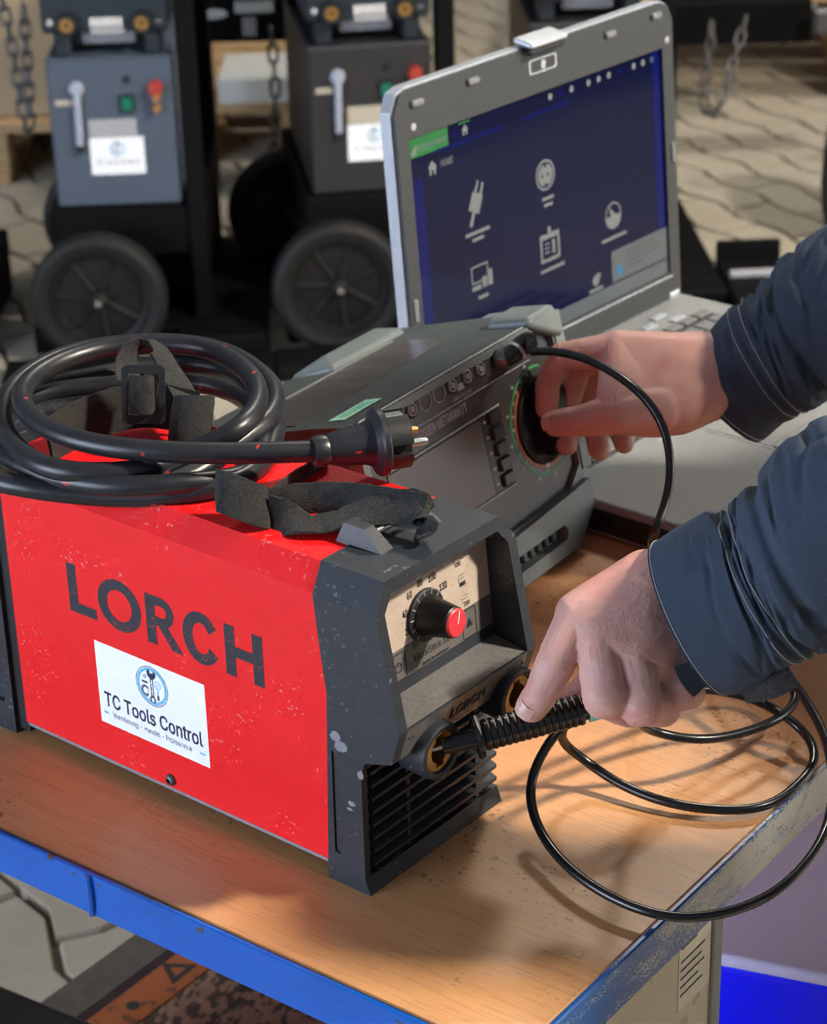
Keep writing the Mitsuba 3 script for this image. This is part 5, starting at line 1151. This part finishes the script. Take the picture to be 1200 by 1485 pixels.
    p('chassis_foot', shift(cbox(0.200, 0.40, 0.10, 0.006), 0.050, 0.26, 0.130), 'trolley_black', b)
    p('floor_plate', shift(cbox(0.44, 0.53, 0.05, 0.004), 0.04, 0.225, 0.028), 'trolley_black', b)
    p('front_foot', shift(cbox(0.165, 0.075, 0.05, 0.004), 0.178, -0.075, 0.028), 'trolley_black', b)
    p('front_bar', shift(cbox(0.50, 0.11, 0.026, 0.004), 0.03, -0.185, 0.017), 'trolley_black', b)
    p('post', shift(cbox(0.034, 0.05, 1.05, 0.004), 0.142, 0.02, 0.575), 'trolley_black')
    p('post', shift(cbox(0.034, 0.05, 1.05, 0.004), 0.142, 0.46, 0.575), 'trolley_black')
    if tray:
        t_ = p('bottle_tray', shift(cbox(0.13, 0.26, 0.05, 0.004), 0.330, -0.06, 0.028), 'trolley_black')
        p('tray_edge', shift(cbox(0.13, 0.012, 0.050, 0.003), 0.330, 0.062, 0.070), 'trolley_black', t_)
        p('tray_bar', shift(cbox(0.10, 0.016, 0.014, 0.003), 0.325, -0.04, 0.060), 'plate_grey', t_)
    for y, dx in ((-0.085, near), (0.400, far)):
        W_ = frame((-0.0440 + dx, y, 0.1278), (1, 0, 0), (0, 0, 1), (0, -1, 0))
        w = p('wheel', moved(lathe([(0.094, -0.022), (0.112, -0.026), (0.124, -0.020), (0.1275, -0.008), (0.1275, 0.008), (0.124, 0.020), (0.112, 0.026), (0.096, 0.022), (0.092, 0.010), (0.092, -0.010), (0.094, -0.022)], 48), W_), 'tyre', sm=35)
        r_ = p('rim', moved(lathe([(0.0, -0.006), (0.093, -0.006), (0.093, 0.006), (0.082, 0.004), (0.078, -0.002), (0.0, -0.002)], 40), W_), 'knob_black', w, 35)
        for q in range(7):
            a = 2 * math.pi * q / 7 + 0.35
            p('spoke', moved(shift(cbox(0.070, 0.010, 0.012, 0.003), 0.050), W_ @ rot([0, 0, 1], math.degrees(a))), 'tyre', r_)
        p('hub', moved(lathe([(0.0, 0.0), (0.018, 0.0), (0.016, 0.020), (0.010, 0.026), (0.0, 0.026)], 24), W_), 'tyre', r_, 35)
        p('axle_nut', moved(lathe([(0.0, 0.0), (0.006, 0.0), (0.006, 0.008), (0.0, 0.009)], 12), W_ @ at(0, 0, 0.025)), 'steel', r_)
    p('axle', tube([(-0.044 + near, -0.08, 0.1278), (-0.044 + far, 0.40, 0.1278)], 0.010, 10, 0.1), 'dark_steel', sm=True)
    if hose: p('hose', tube([(-0.10, -0.01, 0.80), (-0.14, -0.03, 0.70), (-0.19, 0.02, 0.66), (-0.26, 0.10, 0.64)], 0.008, 10, 0.02), 'hose_blue', sm=True)
    del scene[key + '__reserve']
    return key, M


YA = math.atan2(0.5969, 0.8019)
machine((-2.3129, 2.0765, 0), YA + 0.04, 'cooler_blue', 'wheeled welding power source with blue-grey cooler front and white sticker, leftmost in the back row', far=-0.030)
machine((-1.9606, 2.3996, -0.02 + 0.02), YA + 0.15, 'cooler_black', 'wheeled welding power source with black cooler front, partly behind the laptop', far=-0.085, near=-0.040)
machine((-1.7050, 2.7520, 0), YA + 0.05, 'cooler_black', 'wheeled welding power source almost hidden behind the laptop lid, with a blue hose', tray=True, hose=True)
# tray of a trolley that stands outside the picture on the left
tq = 'trolley_tray'
L(tq, 'black trolley tray and frame foot at the left edge beside the wheel', 'trolley part')
Mq = frame(np.array([-2.62, 1.83, 0]), (math.cos(YA), math.sin(YA), 0), (-math.sin(YA), math.cos(YA), 0), UPV)
put('plate', cbox(0.36, 0.40, 0.02, 0.004), 'trolley_black', Mq @ at(-0.07, 0.15, 0.085), parent=tq)
for s in (-1, 1): put('edge', cbox(0.36, 0.012, 0.06, 0.003), 'trolley_black', Mq @ at(-0.07, 0.15 + 0.2 * s, 0.10), parent=tq)
put('foot', cbox(0.36, 0.42, 0.072, 0.004), 'trolley_black', Mq @ at(-0.07, 0.14, 0.037), parent=tq)

# ---------------------------------------------------------------- chains
def link_mesh(r=0.0095, l=0.011, t=0.0034):
    pts = [(r * math.cos(a), r * math.sin(a) + (l if math.sin(a) > 0 else -l), 0) for a in np.linspace(0, 2 * math.pi, 17)[:-1] + 0.001]
    p = np.array(pts); g = np.arange(6) * math.pi / 3
    tg = np.roll(p, -1, 0) - np.roll(p, 1, 0); tg /= np.linalg.norm(tg, axis=1, keepdims=True); o = np.cross(tg, (0, 0, 1))
    return rings_mesh(p[:, None] + t * (np.cos(g)[None, :, None] * o[:, None] + np.sin(g)[None, :, None] * np.array([0, 0, 1.0])), closed=True)


LKM = link_mesh()


def chain(key, pts, label):
    key = numbered(key); scene.pop(key, None)
    L(key, label, 'chain')
    p = resample(np.array(pts, float), 0.0290); t, a, b = frames_along(p, (0.55, -0.72, 0.1))
    scene[key + '__r'] = None
    for i in range(len(p)):
        x, z = (a[i], b[i]) if i % 2 else (b[i], a[i])
        M = frame(p[i], x, t[i], np.cross(x, t[i]))
        put('link', LKM, 'chain_steel', M, True, key)
    del scene[key + '__r']
    return key


chain('steel_chain', [(-2.83, 2.31, 0.56), (-2.815, 2.305, 0.50), (-2.80, 2.30, 0.42), (-2.775, 2.285, 0.335), (-2.760, 2.28, 0.31), (-2.755, 2.285, 0.36), (-2.765, 2.30, 0.45), (-2.77, 2.31, 0.54)], 'dark steel chain hanging in front of the carton at the left')
chain('steel_chain', [(-2.445, 2.69, 0.455), (-2.43, 2.675, 0.40), (-2.41, 2.65, 0.32), (-2.385, 2.61, 0.24), (-2.375, 2.60, 0.205)], 'steel chain hanging between the two left welding trolleys')
chain('steel_chain', [(-1.862, 3.640, 0.357), (-1.862, 3.615, 0.31), (-1.862, 3.570, 0.235), (-1.873, 3.535, 0.172), (-1.900, 3.545, 0.185), (-1.915, 3.575, 0.26), (-1.922, 3.600, 0.345)], 'steel chain sagging in a loop to the right of the laptop lid')

# ---------------------------------------------------------------- pallets, cartons and odds behind the row
GY = np.array([-math.sin(YA), math.cos(YA), 0]); HX = np.array([math.cos(YA), math.sin(YA), 0])


def pallet(o, w, d, label, rotz=0.0, h=0.144):
    key = numbered('wooden_pallet'); scene[key + '__r'] = None
    L(key, label, 'pallet', None)
    a = YA + rotz; M = frame(np.array(o, float), (math.cos(a), math.sin(a), 0), (-math.sin(a), math.cos(a), 0), UPV)
    for i in range(5): put('deck_board', cbox(w, d / 5 - 0.02, 0.022, 0.002), 'pallet_wood', M @ at(0, (i - 2) * d / 5, h - 0.011), parent=key)
    for x in (-0.5, 0, 0.5):
        for y in (-0.42, 0, 0.42): put('block', cbox(0.10, 0.10, h - 0.044, 0.003), 'pallet_wood', M @ at(x * (w - 0.11), y * (d - 0.02), (h - 0.044) / 2 + 0.022), parent=key)
        put('skid', cbox(0.10, d, 0.022, 0.002), 'pallet_wood', M @ at(x * (w - 0.11), 0, 0.011), parent=key)
    del scene[key + '__r']
    return M


PMl = pallet((-3.56, 2.98, 0), 0.90, 0.8, 'wooden pallet under the carton at the far left')
k = put('carton', cbox(0.80, 0.70, 0.45, 0.006), 'brown_card', PMl @ at(0.02, 0.02, 0.144 + 0.226))
L(k, 'brown carton standing on the pallet at the far left', 'carton')
PMm = pallet((-3.02, 3.48, 0), 0.62, 0.7, 'wooden pallet behind the gap between the left trolleys', 0.0)
k = put('white_box', cbox(0.20, 0.25, 0.062, 0.003), 'paper_white', PMm @ at(-0.09, -0.22, 0.144 + 0.0320))
L(k, 'low white box on the pallet between the left trolleys', 'box')
k = put('paper_sleeve', cbox(0.045, 0.02, 0.10, 0.003), 'paper_white', PMm @ at(0.025, -0.362, 0.190))
L(k, 'hanging white paper sleeve against the pallet between the left trolleys', 'paper')
cr = 'black_cabinet'
L(cr, 'black equipment cabinet with pale labels in the gap between the left trolleys', 'cabinet')
Mc_ = frame(np.array([-2.72, 2.90, 0]), HX, GY, UPV)
put('body', cbox(0.25, 0.20, 0.60, 0.005), 'trolley_black', Mc_ @ at(0.02, 0.12, 0.66), parent=cr)
put('leg', cbox(0.03, 0.03, 0.37, 0.003), 'trolley_black', Mc_ @ at(-0.09, 0.12, 0.185), parent=cr)
put('leg', cbox(0.03, 0.03, 0.37, 0.003), 'trolley_black', Mc_ @ at(0.13, 0.12, 0.185), parent=cr)
put('oval_label', moved(prism(affinity.scale(Point(0, 0).buffer(0.030, 20), 1.0, 0.35), 0.002), frame((0, 0, 0), (1, 0, 0), (0, 0, 1), (0, -1, 0))), 'paper_white', Mc_ @ at(-0.055, 0.019, 0.425), parent=cr)
put('label', cbox(0.085, 0.003, 0.024, 0.0005), 'paper_white', Mc_ @ at(0.035, 0.019, 0.438), parent=cr)
for z_ in (0.395, 0.480, 0.500): put('label', cbox(0.030, 0.003, 0.040, 0.0005), 'plate_grey', Mc_ @ at(0.022, 0.018, z_), parent=cr)
PMr = pallet((-2.15, 4.75, 0), 1.5, 0.9, 'dark wooden pallet beyond the hanging chain at the upper right', -0.1, 0.28)
bx = 'dark_beam'
L(bx, 'dark steel beam of a rack with an end lug behind the laptop at the upper right', 'beam')
Mb_ = frame(np.array([-2.02, 3.83, 0]), HX, GY, UPV)
put('beam', cbox(0.36, 0.12, 0.10, 0.004), 'trolley_black', Mb_ @ at(0.02, 0.0, 0.315), parent=bx)
put('lug', cbox(0.05, 0.03, 0.06, 0.008), 'chain_steel', Mb_ @ at(0.215, -0.12, 0.330), parent=bx)
put('leg', cbox(0.04, 0.06, 0.27, 0.004), 'trolley_black', Mb_ @ at(-0.13, 0.0, 0.135), parent=bx)
wl = 'loose_wheel'
L(wl, 'big black trolley wheel at the right edge above the upper arm', 'wheel')
Mw_ = frame(np.array([-1.475, 3.42, 0.1605]), nrm(HX * 0.35 + GY * 0.94), UPV, np.cross(nrm(HX * 0.35 + GY * 0.94), UPV))
put('tyre', lathe([(0.10, -0.03), (0.14, -0.034), (0.158, -0.02), (0.16, 0.0), (0.158, 0.02), (0.14, 0.034), (0.10, 0.03), (0.095, 0.0), (0.10, -0.03)], 44), 'tyre', Mw_, 35, wl)
put('disc', lathe([(0.0, -0.012), (0.102, -0.012), (0.102, 0.012), (0.0, 0.012)], 40), 'knob_black', Mw_, 35, wl)
